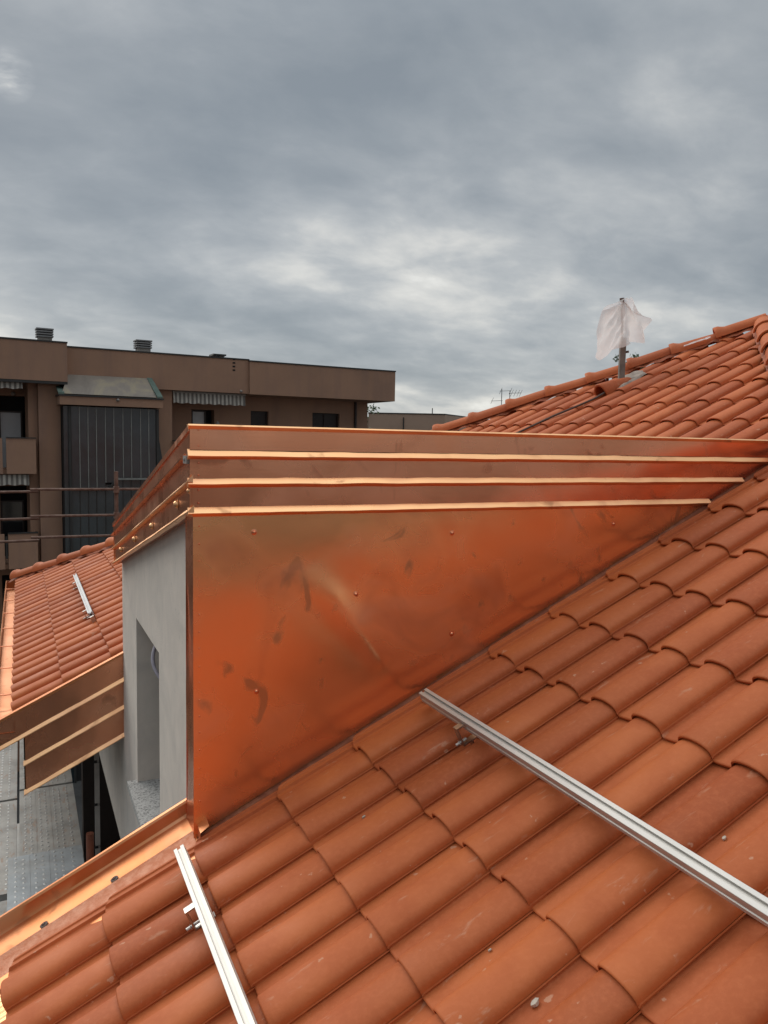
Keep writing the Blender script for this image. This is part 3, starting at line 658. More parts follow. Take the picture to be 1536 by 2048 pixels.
# eave gutters, box section
def gutter(y0, y1, label, caps=True):
    mb = MB(); zt_ = rz(EAVE_X)+0.005; xi, xo = EAVE_X+0.035, EAVE_X-0.085; n = max(2, int((y1-y0)/0.3))
    prof = [(xi, zt_-0.035), (xi, zt_-0.115), (xo, zt_-0.115), (xo, zt_+0.0), (xo-0.008, zt_+0.006), (xo-0.014, zt_-0.002)]
    mb.loft([[Vector((x+0.003*noise.noise(Vector((k*0.6, x*9, 2))), y0+(y1-y0)*k/n, z)) for x, z in prof] for k in range(n+1)], closed=False)
    mb.loft([[Vector((x-0.0025, y0+(y1-y0)*k/n, z-0.0025)) for x, z in prof] for k in range(n+1)], closed=False)
    o = part(mb, 'gutter', M['copper4'], smooth=30, label=label)
    m2 = MB(); m2.box((xo, y1-0.003, zt_-0.115), (xi, y1, zt_+0.0)); part(m2, 'gutter_end', M['copper4'], o, 0)
    y = y0+0.5
    while y < y1-0.2:
        m2 = MB(); m2.tube([(xo-0.004, y, zt_+0.006), ((xi+xo)/2, y, zt_+0.004), (xi+0.03, y, zt_+0.004)], 0.006, 6); part(m2, 'gutter_strap', M['copper2'], o, 60); y += 0.75
    return o
gutter(Y_FAR-0.01, HIP_C-EAVE_X+0.03, 'copper box gutter along the far eave')
gutter(EAVE_X-NEAR_C, 3.23, 'copper box gutter along the near eave')
# eave comb below the first course by the near corner
mb = MB(); mb.grid(lambda u, v: roofpt(EAVE_X-0.03+0.12*u, 2.55+0.42*v, -0.034+0.003*math.sin(v*90)), 6, 60); part(mb, 'eave_sheet', M['rib'], smooth=60)

# ------------------------------------------------------------------ mounting rails
def rail(x, n0, y0, y1, label, brackets, mat='alu'):
    e = tag(empty('mounting_rail', roofpt(x, y1)), label, 'rail', 'aluminium panel rails on the roof tiles'); inv = Matrix.Translation(-roofpt(x, y1))
    def sub(mb, name, m, parent=None, sm=30):
        o = mb.build(name, m, None, sm); o.parent = parent or e
        if not parent: o.matrix_parent_inverse = inv
        return o
    w, hh = 0.020, 0.042
    prof = [(-w, 0), (w, 0), (w, 0.012), (w-0.003, 0.014), (w-0.003, 0.026), (w, 0.028), (w, hh-0.001), (w-0.001, hh), (0.0065, hh), (0.0065, hh-0.004), (0.0085, hh-0.005), (0.0085, hh-0.009), (-0.0085, hh-0.009), (-0.0085, hh-0.005), (-0.0065, hh-0.004), (-0.0065, hh), (-w+0.001, hh), (-w, hh-0.001), (-w, 0.028), (-w+0.003, 0.026), (-w+0.003, 0.014), (-w, 0.012)]
    def ring(y): return [roofpt(x, y, n0+b)+ES*a for a, b in prof]
    mb = MB(); mb.loft([ring(y1-0.0005), ring(y0)], caps=False)
    for yy, fl in ((y0, 1), (y1, -1)):
        for sgn in (-1, 1): mb.add([roofpt(x, yy, n0+b)+ES*(a*sgn) for a, b in ((0.0065, 0.0), (w, 0.0), (w, hh), (0.0065, hh))], [(0, 1, 2, 3)])
    sub(mb, 'rail_profile', M[mat], sm=20)
    for yb in brackets:
        c = roofpt(x, yb); mb = MB()
        Mx = Matrix(((ES.x, EY.x, EN.x, c.x), (ES.y, EY.y, EN.y, c.y), (ES.z, EY.z, EN.z, c.z), (0, 0, 0, 1)))
        mb.box((-0.056, -0.014, n0-0.045), (-0.050, 0.014, n0+0.022), Mx); mb.box((-0.056, -0.014, n0+0.022), (-0.021, 0.014, n0+0.028), Mx)
        mb.box((-0.056, -0.014, n0-0.051), (0.02, 0.014, n0-0.045), Mx); mb.box((-0.012, -0.015, n0-0.10), (0.10, 0.015, n0-0.094), Mx); mb.box((-0.018, -0.015, n0-0.10), (-0.012, 0.015, n0-0.05), Mx)
        b = sub(mb, 'bracket', M['steel'], sm=0)
        mb = MB(); mb.dome(Mx @ Vector((-0.062, 0, n0-0.035)), -ES, 0.011, 0.004, 6, 1); mb.tube([Mx @ Vector((-0.078, 0, n0-0.035)), Mx @ Vector((-0.03, 0, n0-0.035))], 0.0055, 8)
        o = mb.build('bolt', M['alu'], None, 30); o.parent = e; o.matrix_parent_inverse = inv
    return e
rail(1.540, 0.062, 1.02, 2.80, 'long aluminium rail crossing the tiles from the copper cheek to the right', (2.455,))
rail(0.545, 0.062, 0.10, 2.82, 'aluminium rail on the lower tiles beside the near verge channel', (2.47, 1.35))
rail(0.560, 0.055, 7.12, 9.22, 'short dull aluminium rail on the far tiles beyond the notch', (8.85, 7.35), 'alu_dull')
mb = MB()
for (a, b) in ((0.035, 0.07),): mb.box((a, 7.02, 0), (b, 7.05, 0.05), Matrix(((ES.x, 0, EN.x, 0.5), (0, 1, 0, 0), (ES.z, 0, EN.z, rz(0.5)+0.03), (0, 0, 0, 1))))
tag(mb.build('bracket', M['steel'], None, 0), 'loose steel bracket below the short far rail', 'bracket')

# ------------------------------------------------------------------ mast with wrapped film, flashing patch
mast = tag(empty('mast', roofpt(5.03, 5.70)), 'grey post standing on the tiles with plastic tied round its top', 'post'); inv = Matrix.Translation(-roofpt(5.03, 5.70))
def msub(mb, name, m, sm=30):
    o = mb.build(name, m, None, sm); o.parent = mast; o.matrix_parent_inverse = inv; return o
MR = Matrix.Rotation(R(-25), 4, 'Z')
mb = MB(); mb.box((-0.026, -0.022, 0.45), (0.026, 0.022, 1.02), Matrix.Translation((5.045, 5.70, 0)) @ MR); msub(mb, 'shaft', M['post'], 0)
mb = MB(); mb.tube([(5.035, 5.70, 0.95), (5.02, 5.695, 1.2), (5.005, 5.69, 1.36)], 0.011, 8); mb.tube([(5.007, 5.69, 1.345), (5.003, 5.69, 1.375)], 0.022, 8); msub(mb, 'rod', M['rust'], 50)
mb = MB(); mb.box((5.065, 5.66, 0.885), (5.085, 5.70, 0.895)); mb.box((5.08, 5.66, 0.885), (5.086, 5.70, 0.905)); msub(mb, 'hook', M['rust'], 0)
mb = MB(); outl = [(4.90, 5.80), (4.865, 5.58), (4.90, 5.50), (5.03, 5.535), (5.21, 5.53), (5.33, 5.70), (5.17, 5.82)]
cx = sum(q[0] for q in outl)/7; cy = sum(q[1] for q in outl)/7; rings = []
def barrel_h(y):
    ph = ((y-Y0) % W); return 0.045*math.sin(math.pi*min(ph/0.132, 1)) if ph < 0.132 else 0
for f_ in (0.05, 0.35, 0.65, 0.85, 1.0):
    ring = []
    for k in range(42):
        a = k/42*7; i0 = int(a) % 7; i1 = (i0+1) % 7; t_ = a-int(a)
        x = outl[i0][0]*(1-t_)+outl[i1][0]*t_; y = outl[i0][1]*(1-t_)+outl[i1][1]*t_; x = cx+(x-cx)*f_; y = cy+(y-cy)*f_
        ring.append(roofpt(x, y, 0.020+0.6*barrel_h(y)+0.012*noise.noise(Vector((x*14, y*14, 3)))+(0.02*(1-f_))+(-0.015 if f_ == 1.0 else 0)))
    rings.append(ring)
mb.loft(rings, True, True); msub(mb, 'base_patch', M['mortar'], 60)

# film: radial sheets gathered at the top of the rod
film = [(5.004+(fx-5.004)*1.12, fz_) for fx, fz_ in [(5.000, 1.368), (4.936, 1.320), (4.86, 1.295), (4.782, 1.263), (4.706, 1.228), (4.695, 1.12), (4.666, 1.006), (4.683, 0.956), (4.728, 0.941), (4.735, 0.88), (4.738, 0.826), (4.78, 0.812), (4.821, 0.805), (4.862, 0.811), (4.91, 0.868), (4.958, 0.916), (5.000, 0.930), (5.033, 0.951), (5.09, 0.975), (5.138, 0.994), (5.200, 1.004), (5.269, 0.967), (5.245, 1.04), (5.225, 1.113), (5.265, 1.16), (5.298, 1.208), (5.20, 1.245), (5.122, 1.275), (5.06, 1.325), (5.010, 1.366)]]
mb = MB(); rings = []; nr = 14
for r_ in range(nr+1):
    f_ = r_/nr; ring = []
    for k, (x, z) in enumerate(film):
        px_, pz_ = 5.004, 1.352
        a = k/len(film)*2*math.pi
        fold = (0.20*noise.noise(Vector((k*0.42, f_*1.4, 4.4)))+0.10*noise.noise(Vector((k*0.95, f_*2.6, 8.1))))*f_**0.8+0.03*math.sin(k*1.7+r_*0.5)*f_
        bulge = -0.10*math.sin(math.pi*f_*0.8)*(1 if 3 < k < 14 else 0.45)
        xx = px_+(x-px_)*f_; zz = pz_+(z-pz_)*f_
        ring.append(Vector((xx+0.010*noise.noise(Vector((k*0.8, r_*0.4, 2)))*f_, 5.68+fold*0.8+bulge+0.03*noise.noise(Vector((k*0.5, r_*0.5, 9))), zz+(0.008+(0.022 if r_ == nr else 0))*noise.noise(Vector((k*0.9, r_*0.5, 7)))*f_)))
    rings.append(ring)
mb.loft(rings, closed=False, caps=False)
pf = mb.build('plastic_sheet', M['plastic'], None, 70, fix=False); md = pf.modifiers.new('subdivision', 'SUBSURF'); md.levels = md.render_levels = 1
tag(pf, 'crumpled white plastic sheet wrapped round the top of the roof post', 'plastic sheet')
mb = MB(); mb.tube([roofpt(4.00, 5.815, 0.045), roofpt(4.17, 5.775, 0.045), roofpt(4.34, 5.735, 0.045), roofpt(4.52, 5.65, 0.045), roofpt(4.67, 5.59, 0.045), roofpt(4.80, 5.60, 0.045)], 0.0095, 7)
tag(mb.build('cable', M['cable'], None, 60), 'dark cable lying on the tiles below the vent hood', 'cable')

# small mortar chips on the tiles
for k, (x, y, s, lb) in enumerate(((1.698, 1.444, 0.010, 'pale mortar chip on the tiles above the long rail'), (1.093, 1.444, 0.017, 'largest pale mortar chip, low on the tiles near the bottom edge'), (1.099, 1.656, 0.007, 'tiny pale mortar crumb on the tiles between the two rails'), (1.09, 2.475, 0.011, 'pale mortar chip in a tile pan below the copper cheek'), (1.50, 2.845, 0.014, 'pale mortar chip by the end of the long rail'))):
    mb = MB(); rnd = random.Random(k); pts = []; s *= 0.62
    for a in range(7):
        for lz in (0, 1): pts.append(roofpt(x, y, -0.014+lz*s*0.9)+ES*(math.cos(a*0.9)*s*rnd.uniform(0.6, 1.5))+EY*(math.sin(a*0.9)*s*rnd.uniform(0.4, 0.9)))
    mb.v = pts; bmx = bmesh.new(); vs = [bmx.verts.new(q) for q in pts]; bmesh.ops.convex_hull(bmx, input=vs)
    me = bpy.data.meshes.new('mortar_chip'); bmx.to_mesh(me); bmx.free(); me.materials.append(M['chip']); o = link_mesh('mortar_chip', me); tag(o, lb, 'mortar chip', 'mortar chips on the roof')

# ------------------------------------------------------------------ scaffold in the notch
PZ = -3.25
def plank(x0, x1, y0, y1, z, label, mat):
    e = tag(empty('scaffold_plank', ((x0+x1)/2, y0, z)), label, 'scaffold plank', 'steel scaffold planks in the notch'); inv = Matrix.Translation((-(x0+x1)/2, -y0, -z))
    mb = MB(); mb.box((x0, y0, z-0.05), (x1, y1, z)); mb.box((x0+0.004, y0-0.006, z-0.045), (x0+0.05, y0+0.001, z+0.004)); mb.box((x1-0.05, y0-0.006, z-0.045), (x1-0.004, y0+0.001, z+0.004))
    o = mb.build('deck_sheet', mat, None, 0); o.parent = e; o.matrix_parent_inverse = inv
    mb = MB(); w = x1-x0; cols = [0.10, 0.20, 0.36, 0.46, 0.62, 0.72, 0.86]
    for c_i, c_ in enumerate(cols):
        y = y0+0.05+0.03*(c_i % 2)
        while y < y1-0.04:
            x = x0+w*c_; mb.add([(x-0.008, y, z), (x+0.008, y, z), (x+0.008, y+0.022, z), (x-0.008, y+0.022, z), (x-0.004, y+0.006, z+0.005), (x+0.004, y+0.006, z+0.005), (x+0.004, y+0.016, z+0.005), (x-0.004, y+0.016, z+0.005)], [(0, 1, 5, 4), (1, 2, 6, 5), (2, 3, 7, 6), (3, 0, 4, 7), (4, 5, 6, 7)]); y += 0.068
    o = mb.build('grip_studs', M['stud'], None, 0); o.parent = e; o.matrix_parent_inverse = inv; o['kind'] = 'stuff'
    mb = MB()
    for c_ in (0.28, 0.54): mb.box((x0+w*c_-0.002, y0+0.01, z), (x0+w*c_+0.002, y1-0.01, z+0.003))
    o = mb.build('seam_ridge', mat, None, 0); o.parent = e; o.matrix_parent_inverse = inv
    return e
plank(-0.07, 0.388, 6.19, 7.72, PZ, 'rust stained steel scaffold plank next to the wall', M['galv'])
plank(-0.57, -0.09, 5.96, 7.54, PZ, 'steel scaffold plank at the left picture edge', M['galv'])
plank(-0.57, -0.09, 7.58, 10.1, PZ, 'far steel scaffold plank seen just below the copper gutter', M['galv'])
plank(-0.07, 0.388, 7.76, 10.1, PZ, 'steel scaffold plank mostly hidden behind the stepped copper fascia', M['galv'])
plank(-0.145, 0.375, 4.0, 6.34, PZ+0.07, 'clean blue grey steel scaffold plank laid overlapping the others', M['galv2'])
# slotted upright and red standard against the wall
up_ = tag(empty('scaffold_upright', (0.47, 6.00, GZ)), 'pale slotted steel upright standing in the gap by the wall', 'scaffold post'); inv = Matrix.Translation((-0.47, -6.00, -GZ))
mb = MB(); z = GZ
zs_ = [GZ]+[-6.0+0.33*k for k in range(13)]
for a, b in zip(zs_[:-1], zs_[1:]): mb.box((0.452, 5.98, a), (0.486, 6.005, b-0.022))
mb.box((0.458, 5.992, GZ), (0.486, 6.006, -2.0)); o = mb.build('slotted_face', M['concrete'], None, 0); o.parent = up_; o.matrix_parent_inverse = inv
mb = MB()
for k in range(13): mb.box((0.449, 5.978, -6.0+0.33*k-0.020), (0.470, 5.991, -6.0+0.33*k-0.004))
o = mb.build('slots', M['dark'], None, 0); o.parent = up_; o.matrix_parent_inverse = inv
tag(MB().tube([(0.405, 5.85, GZ), (0.405, 5.85, -2.86)], 0.028, 10).build('scaffold_tube', M['redpaint'], None, 50), 'red brown painted tube end rising beside the planks', 'scaffold tube')
for k_, z_ in enumerate((-5.25, -7.25, -9.25)):  # hidden lower decks, added to block light bouncing up from the ground
    mb = MB()
    for q in range(3): mb.box((-0.9+0.44*q, -0.4, z_-0.05), (-0.9+0.44*q+0.42, 11.4, z_))
    o = mb.build('bounce_block_deck', M['galv'], None, 0); o.parent = up_; o.matrix_parent_inverse = inv
# guard rail beyond the far hip
gr = tag(empty('guard_rail', (1.4, 13.2, GZ)), 'rusty tube guard rail of the scaffold beyond the far hip', 'guard rail'); inv = Matrix.Translation((-1.4, -13.2, -GZ))
def gsub(mb, name, m):
    o = mb.build(name, m, None, 50); o.parent = gr; o.matrix_parent_inverse = inv
for z0, z1, x_ in ((-0.815, -0.79, 2.6), (-1.235, -1.205, 2.4), (-1.578, -1.535, 2.3)):
    gsub(MB().tube([(-3.0, 13.25, z0-0.03), (0.24, 13.22, z0)], 0.020, 8), 'tube', M['rust'])
    gsub(MB().tube([(0.12, 13.15, z1+0.012), (3.4, 13.15, z1)], 0.020, 8), 'tube', M['rust'])
    gsub(MB().box((1.345, 13.13, z1-0.05), (1.425, 13.24, z1+0.05)), 'coupler', M['rust'])
gsub(MB().tube([(1.385, 13.20, GZ), (1.385, 13.20, -0.50)], 0.034, 10), 'post', M['rust'])
gsub(MB().tube([(-2.2, 13.20, GZ), (-2.2, 13.20, -0.50)], 0.034, 10), 'post', M['rust'])

# ------------------------------------------------------------------ apartment building beyond (local: x along the facade, y away, z up)
A = R(4.8); AP = tag(empty('apartment_building', (0.25, 26.79, GZ), A), 'brown rendered apartment block with flat roof, balconies and dark glazed stair tower', 'building')
ML = Matrix.Translation((0, 0, -GZ))
def ap(mb, name, m, parent=None, sm=0, label=None):
    for q in mb.v: q.z -= GZ
    o = mb.build(name, m, None, sm); o.parent = parent or AP
    if label: o['label'] = label
    return o
def B(s0, s1, o0, o1, z0, z1): return (s0, -o1, z0), (s1, -o0, z1)
def bx(*a): return MB().box(*B(*a))
S_END = 11.95
# main wall with real openings
def wall_with_holes(s0, s1, z0, z1, off, holes, thick=0.35):
    mb = MB(); ss = sorted({s0, s1, *[h[0] for h in holes], *[h[1] for h in holes]}); zz = sorted({z0, z1, *[h[2] for h in holes], *[h[3] for h in holes]})
    for a, b in zip(ss[:-1], ss[1:]):
        for c_, d_ in zip(zz[:-1], zz[1:]):
            if any(h[0] <= a and b <= h[1] and h[2] <= c_ and d_ <= h[3] for h in holes): continue
            mb.box(*B(a, b, off-thick, off, c_, d_))
    return mb
ST = 2.77
holes = []
for f_ in range(0, 4):
    dz = -ST*f_
    holes += [(-0.85, 0.02, -0.9+dz, 1.30+dz), (5.1, 5.9, -0.9+dz, 1.10+dz), (7.23, 7.9, 0.0+dz, 1.13+dz), (9.63, 10.75, 0.0+dz, 1.15+dz)]
ap(wall_with_holes(-9, S_END, GZ, 1.70, 0.0, holes), 'wall', M['brown'])
ap(bx(-9, S_END, -9.5, -0.4, GZ, 1.6), 'core', M['dark'])
ap(bx(S_END-0.3, S_END, -9.5, -0.36, GZ, 1.65), 'wall', M['brown'])
for f_ in range(4):
    dz = -ST*f_
    for (a, b, c_, d_, kind) in ((-0.83, -0.17, -0.9, 0.84, 'blind'), (5.13, 5.64, -0.9, 1.08, 'blind'), (7.23, 7.9, 0.0, 1.13, 'dark'), (9.63, 10.75, 0.0, 1.15, 'dark')):
        mb = MB(); t_ = 0.05
        mb.box(*B(a, a+t_, -0.22, -0.12, c_+dz, d_+dz)); mb.box(*B(b-t_, b, -0.22, -0.12, c_+dz, d_+dz)); mb.box(*B(a+t_, b-t_, -0.22, -0.12, d_+dz-t_, d_+dz))
        if kind == 'dark' and b-a > 0.9: mb.box(*B((a+b)/2-0.03, (a+b)/2+0.03, -0.22, -0.12, c_+dz, d_+dz-t_))
        w = ap(mb, 'window', M['wood'])
        ap(bx(a+t_, b-t_, -0.19, -0.17, c_+dz, d_+dz-t_), 'pane', M['shutter'] if (kind == 'blind' and f_ == 0) else M['winglass'] if kind == 'blind' else M['wood'], w)
        if kind == 'dark':
            for q in range(9): ap(bx(a+t_, b-t_, -0.168, -0.158, c_+dz+0.12*q+0.01, c_+dz+0.12*q+0.09), 'slat', M['wood'], w)
# parapet fascias with dark metal edging
for s0, s1, o0, o1, z0, z1 in ((-9, 0.93, -0.5, 1.6, 1.70, 2.83), (0.93, 6.72, -0.5, 1.2, 1.645, 2.76), (6.72, 12.40, -9.8, 1.3, 1.63, 2.715)):
    f_ = ap(bx(s0, s1, o0, o1, z0, z1), 'parapet', M['brown'])
    ap(bx(s0-0.01, s1+0.015, o0, o1+0.025, z1+0.002, z1+0.045), 'edging', M['darkedge'], f_)
ap(bx(-9, 0.93, 1.45, 1.59, 1.62, 1.698), 'drip_edge', M['darkedge'])
# pilasters and stair tower
ap(bx(0.16, 0.77, 0.0, 1.2, GZ, 1.69), 'pilaster', M['brown']); ap(bx(-0.10, 0.155, 0.0, 0.95, GZ, 1.69), 'pilaster', M['brown'])
ap(bx(3.66, 4.18, 0.0, 1.0, GZ, 1.64), 'pilaster', M['brown'])
ap(bx(0.785, 3.50, 0.0, 1.60, GZ, 0.99), 'stair_tower', M['dark'])
tw = ap(bx(0.66, 3.66, 1.0, 1.93, 1.02, 1.27), 'tower_fascia', M['brown']); ap(bx(0.63, 3.68, 1.0, 1.97, 1.272, 1.315), 'edging', M['darkedge'], tw)
mb = MB(); mb.quad((1.0, -1.22, 1.95), (3.42, -1.22, 1.97), (3.50, -1.9, 1.34), (0.72, -1.9, 1.34)); ap(mb, 'canopy_sheet', M['poly'], tw)
for s0, s1 in ((0.74, 0.62), (3.42, 3.48)):
    mb = MB(); mb.loft([[Vector((s0-0.09, -1.21, 1.99)), Vector((s0+0.07, -1.21, 1.99)), Vector((s0+0.07, -1.21, 1.93)), Vector((s0-0.09, -1.21, 1.93))], [Vector((s1-0.0, -1.95, 1.37)), Vector((s1+0.17, -1.95, 1.37)), Vector((s1+0.17, -1.95, 1.32)), Vector((s1-0.0, -1.95, 1.32))]])
    if s0 < 1: [setattr(q, 'z', min(q.z, 1.60)) for q in mb.v]
    ap(mb, 'flashing', M['green'], tw)
ap(MB().dome((2.3, -1.94, 1.21), (0, -1, 0), 0.05, 0.09, 8, 3), 'lamp', M['concrete'], tw, 40)
bars = [0.985, 1.23, 1.47, 1.71, 1.97, 2.22, 2.49, 2.74, 3.02, 3.27, 3.50]
# upper glazing is an open hanging curtain, stepped at its foot; lower glazing continues behind
for k in range(10):
    a, b = bars[k], bars[k+1]; zb = -1.45 if b < 2.1 else (-1.30 if b < 2.3 else -1.15)
    ap(bx(a+0.014, b-0.014, 1.66, 1.68, zb, 0.985), 'pane', M['glass']); ap(bx(a+0.014, b-0.014, 1.61, 1.625, GZ+1, zb-0.07), 'pane', M['glass'])
    if k: ap(bx(a-0.012, a+0.012, 1.655, 1.70, zb, 0.985), 'glazing_bar', M['bar'])
    if k: ap(bx(a-0.010, a+0.010, 1.61, 1.64, GZ+1, zb-0.09), 'glazing_bar', M['darkedge'])
ap(bx(0.985, 2.05, 1.60, 1.72, -1.52, -1.46), 'tower_sill', M['bar']); ap(bx(2.30, 3.50, 1.60, 1.72, -1.22, -1.16), 'tower_sill', M['bar'])
mb = MB(); mb.tube([(2.05, -1.67, -1.49), (2.30, -1.67, -1.19)], 0.035, 6); ap(mb, 'tower_sill', M['darkedge'])
ap(bx(0.79, 0.97, 1.0, 1.64, GZ, 0.99), 'side_glazing', M['glass']); ap(bx(0.92, 0.985, 1.60, 1.72, GZ, 0.99), 'corner_post', M['darkedge']); ap(bx(3.50, 3.58, 1.0, 1.72, GZ, 0.99), 'corner_post', M['darkedge'])
mb = MB(); mb.add([(3.55, -1.69, 0.3), (3.80, -1.60, -1.15), (3.56, -1.69, -1.15)], [(0, 1, 2)]); mb.tube([(3.80, -1.62, -0.72), (3.66, -1.64, -1.12)], 0.03, 6); ap(mb, 'torn_sheet', M['concrete' if False else 'darkedge'])
mb = MB(); mb.tube([(3.84, -1.66, -0.62), (3.70, -1.68, -1.12)], 0.035, 6); ap(mb, 'tube', M['concrete'], None, 50)
# balconies
for f_ in range(3):
    dz = -2.79*f_
    b_ = ap(bx(-0.76, 0.03, 1.5, 1.6, -1.03+dz, 0.0+dz), 'balcony', M['brown']); ap(bx(-0.76, 0.04, 1.47, 1.63, 0.003+dz, 0.035+dz), 'coping', M['darkedge'], b_)
    ap(bx(-9, 0.03, 0.0, 1.495, -1.03+dz, -0.90+dz), 'balcony_slab', M['brown'], b_); ap(bx(-9, -0.86, 1.5, 1.6, -1.03+dz, 0.0+dz), 'balcony_front', M['brown'], b_)
    ap(bx(-0.08, 0.03, 0.0, 1.495, -0.9+dz, 0.0+dz), 'balcony_side', M['brown'], b_)
    if f_ == 1: ap(MB().tube([(-0.81, -1.62, -2.85), (-0.81, -1.62, -3.5)], 0.03, 6), 'downpipe', M['darkedge'], b_, 50)
    b2 = ap(bx(4.20, 6.7, 1.0, 1.1, -1.03+dz, 0.0+dz), 'balcony', M['brown']); ap(bx(4.19, 6.71, 0.97, 1.13, 0.003+dz, 0.035+dz), 'coping', M['darkedge'], b2); ap(bx(3.9, 6.7, 0.0, 0.995, -1.03+dz, -0.90+dz), 'balcony_slab', M['brown'], b2)
# awnings: scalloped striped valances
def awning(s0, s1, off, zt_, zb_, out=0.0):
    mb = MB(); n = int((s1-s0)*22)
    def fn(u, v):
        s = s0+(s1-s0)*u; z = zt_+(zb_-zt_)*v
        if v > 0.99: z -= 0.035*abs(math.sin(s*math.pi/0.36))
        return Vector((s, -(off+0.025*math.sin(s*18)*v+0.03*v), z))
    mb.grid(fn, n, 4); return mb
ap(awning(-6, -0.29, 1.45, 1.64, 1.46), 'awning', M['stripe'], None, 60); ap(awning(-6, -0.16, 1.45, -1.06, -1.34), 'awning', M['stripe'], None, 60); ap(awning(4.22, 6.66, 1.0, 1.60, 1.27), 'awning', M['stripe'], None, 60)
ap(MB().tube([(4.2, -0.98, 1.61), (6.68, -0.98, 1.61)], 0.04, 8), 'awning_roller', M['concrete'], None, 50)
ap(MB().dome((-0.42, -0.02, 1.36), (0, -1, 0), 0.07, 0.1, 8, 3), 'wall_lamp', M['concrete'], None, 40)
ap(MB().tube([(11.4, -0.06, 1.6), (11.4, -0.06, GZ)], 0.05, 8), 'downpipe', M['wood'], None, 50)
mb = MB(); mb.tube([(5.86, -0.5, 0.45), (5.86, -0.5, 0.62), (5.86, -0.5, 0.72)], [0.11, 0.07, 0.01], 8); ap(mb, 'balcony_finial', M['concrete'], None, 50)
# louvred chimneys and flat flue
def chimney(s0, s1, z0, z1):
    m_ = (s0+s1)/2; w = (s1-s0)/2
    c_ = ap(bx(s0+0.06, s1-0.05, -w*1.6, -0.04, 2.5, z0), 'chimney', M['concrete']); n = 4
    ap(bx(s0+0.07, s1-0.07, -w*1.6, -0.06, z0, z1-0.02), 'flue_core', M['dark'], c_)
    h = (z1-z0)/n
    for k in range(n): ap(bx(s0+0.01*(k < n-1), s1-0.01*(k < n-1), -w*1.9, 0.0, z0+h*k+0.004, z0+h*k+h*0.62), 'louvre', M['louvre'], c_)
chimney(0.27, 0.77, 3.16, 3.46); chimney(3.28, 3.80, 3.05, 3.34)
c3 = ap(bx(6.0, 6.2, -0.4, -0.1, 2.5, 2.96), 'flue', M['concrete']); ap(bx(5.87, 6.33, -0.5, 0.0, 2.99, 3.04), 'flue_cap', M['darkedge'], c3); mb = MB(); mb.tube([(5.92, -0.02, 3.0), (6.08, -0.02, 2.86)], 0.02, 5); mb.tube([(6.28, -0.02, 3.0), (6.12, -0.02, 2.86)], 0.02, 5); ap(mb, 'cap_struts', M['darkedge'], c3)
for k in range(4): ap(bx(6.15, 6.24, 1.2, 1.212, 2.38+0.12*k, 2.43+0.12*k), 'vent_slot', M['dark'])
ap(MB().dome((6.45, -1.2, 1.72), (0, -1, 0), 0.05, 0.06, 8, 3), 'wall_lamp', M['concrete'], None, 40)

# ------------------------------------------------------------------ far low building, trees, aerials
LB = tag(empty('low_building', (21.5, 38.5, GZ)), 'low tan flat roofed building behind the tiled hip', 'building'); inv = Matrix.Translation((-21.5, -38.5, -GZ))
def lb(mb, name, m):
    o = mb.build(name, m, None, 0); o.parent = LB; o.matrix_parent_inverse = inv
c0 = Vector((22.2, 39.6, 0)); cl = Vector((18.74, 41.23, 0)); a0 = (cl-c0).normalized()
far = c0+a0*9.0; side = Vector((-a0.y, a0.x, 0)); side = side if side.y > 0 else -side
def prism(mb, poly, z0, z1):
    n = len(poly); mb.add([(q.x, q.y, z0) for q in poly]+[(q.x, q.y, z1) for q in poly], [tuple(range(n-1, -1, -1)), tuple(range(n, 2*n))]+[(i, (i+1) % n, n+(i+1) % n, n+i) for i in range(n)])
q1 = c0+a0*4.4; q2 = c0-a0*0.0+Vector((0.75, 0.65, 0)).normalized()*9
mb = MB(); prism(mb, [c0, q1, q1+side*8, q2+side*4, q2], GZ, 1.80); lb(mb, 'wall', M['tan'])
mb = MB(); prism(mb, [c0-side*0.03, q1-side*0.03, q1+side*8, q2+side*4, q2], 1.802, 1.86); lb(mb, 'edging', M['darkedge'])
mb = MB(); p0_ = q1+side*1.2; prism(mb, [q1+side*0.4, q1+a0*4+side*0.4, q1+a0*4+side*6, q1+side*6], GZ, 1.62); lb(mb, 'wall', M['tan'])
mb = MB(); mb.box((20.0, 40.55, 0.5), (20.05, 40.6, 1.6)); lb(mb, 'downpipe', M['darkedge'])
lb(MB().tube([(21.9, 40.6, 1.8), (21.9, 40.6, 2.2)], 0.03, 6), 'flue', M['darkedge'])

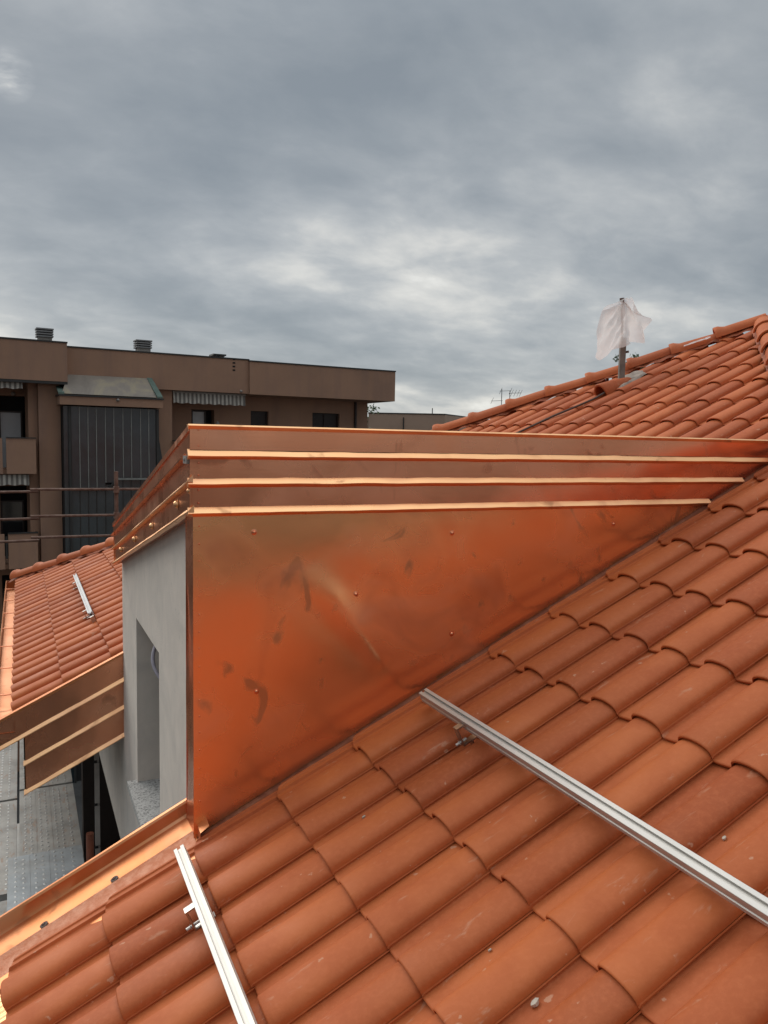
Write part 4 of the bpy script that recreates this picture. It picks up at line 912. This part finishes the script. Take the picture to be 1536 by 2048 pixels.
def tree(base, h, crown_r, label, seed):
    rnd = random.Random(seed); e = tag(empty('tree', base), label, 'tree'); inv = Matrix.Translation(-Vector(base)); b = Vector(base)
    mb = MB(); topc = b+Vector((0, 0, h-crown_r*0.6)); mb.tube([b, b+Vector((0.1, 0.05, h*0.4)), topc], [0.22, 0.16, 0.05], 8)
    limbs = []
    for k in range(9):
        d = Vector((rnd.uniform(-1, 1), rnd.uniform(-1, 1), rnd.uniform(-0.1, 1))).normalized(); s = b+Vector((0, 0, h*rnd.uniform(0.45, 0.75))); q = s+d*crown_r*rnd.uniform(0.6, 1.0); limbs.append(q); mb.tube([s, (s+q)/2+Vector((0, 0, 0.1)), q], [0.07, 0.04, 0.015], 6)
    o = mb.build('trunk', M['bark'], None, 60); o.parent = e; o.matrix_parent_inverse = inv
    mb = MB(); cc = b+Vector((0, 0, h-crown_r))
    clumps = [cc+Vector((rnd.gauss(0, 0.5), rnd.gauss(0, 0.5), rnd.gauss(0, 0.55)))*crown_r for _ in range(42)]+limbs
    for c_ in clumps:
        for _ in range(46):
            q = c_+Vector((rnd.gauss(0, 1), rnd.gauss(0, 1), rnd.gauss(0, 1)))*crown_r*0.15; a = Vector((rnd.uniform(-1, 1), rnd.uniform(-1, 1), rnd.uniform(-1, 1))).normalized(); c2 = a.orthogonal(); s = 0.09*rnd.uniform(0.7, 1.4)
            mb.add([q-a*s, q+c2*s*0.5, q+a*s, q-c2*s*0.5], [(0, 1, 2, 3)])
    o = mb.build('crown', M['leaf'], None, 0, fix=False); o.parent = e; o.matrix_parent_inverse = inv
tree((15.15, 37.5, GZ), 12.65, 1.35, 'dark leafy tree peeping out behind the apartment block corner', 3)
tree((28.75, 31.4, GZ), 15.25, 0.75, 'treetop peeping over the tiled hip beside the post', 8)
def aerial(x, y, z1, label, booms):
    e = tag(empty('aerial', (x, y, GZ)), label, 'aerial'); inv = Matrix.Translation((-x, -y, -GZ))
    def s_(mb, n): o = mb.build(n, M['antenna'], None, 50); o.parent = e; o.matrix_parent_inverse = inv
    s_(MB().tube([(x, y, GZ), (x, y, z1)], 0.022, 6), 'mast')
    for (z, l0, l1, els) in booms:
        s_(MB().tube([(x+l0, y-l0*0.4, z), (x+l1, y-l1*0.4, z+0.03)], 0.012, 6), 'boom')
        for q in els: s_(MB().tube([(x+q+0.05, y-q*0.4+0.2, z-0.14), (x+q-0.05, y-q*0.4-0.2, z+0.16)], 0.009, 5), 'element')
aerial(22.4, 34.1, 2.95, 'taller rooftop aerial with a low side arm behind the hip', [(2.86, -0.1, 0.45, (-0.05, 0.42)), (2.35, -0.5, 0.05, (-0.45,))])
aerial(22.78, 33.93, 2.88, 'shorter rooftop aerial with a row of elements pointing right', [(2.76, -0.05, 0.55, (0.1, 0.25, 0.4, 0.52))])
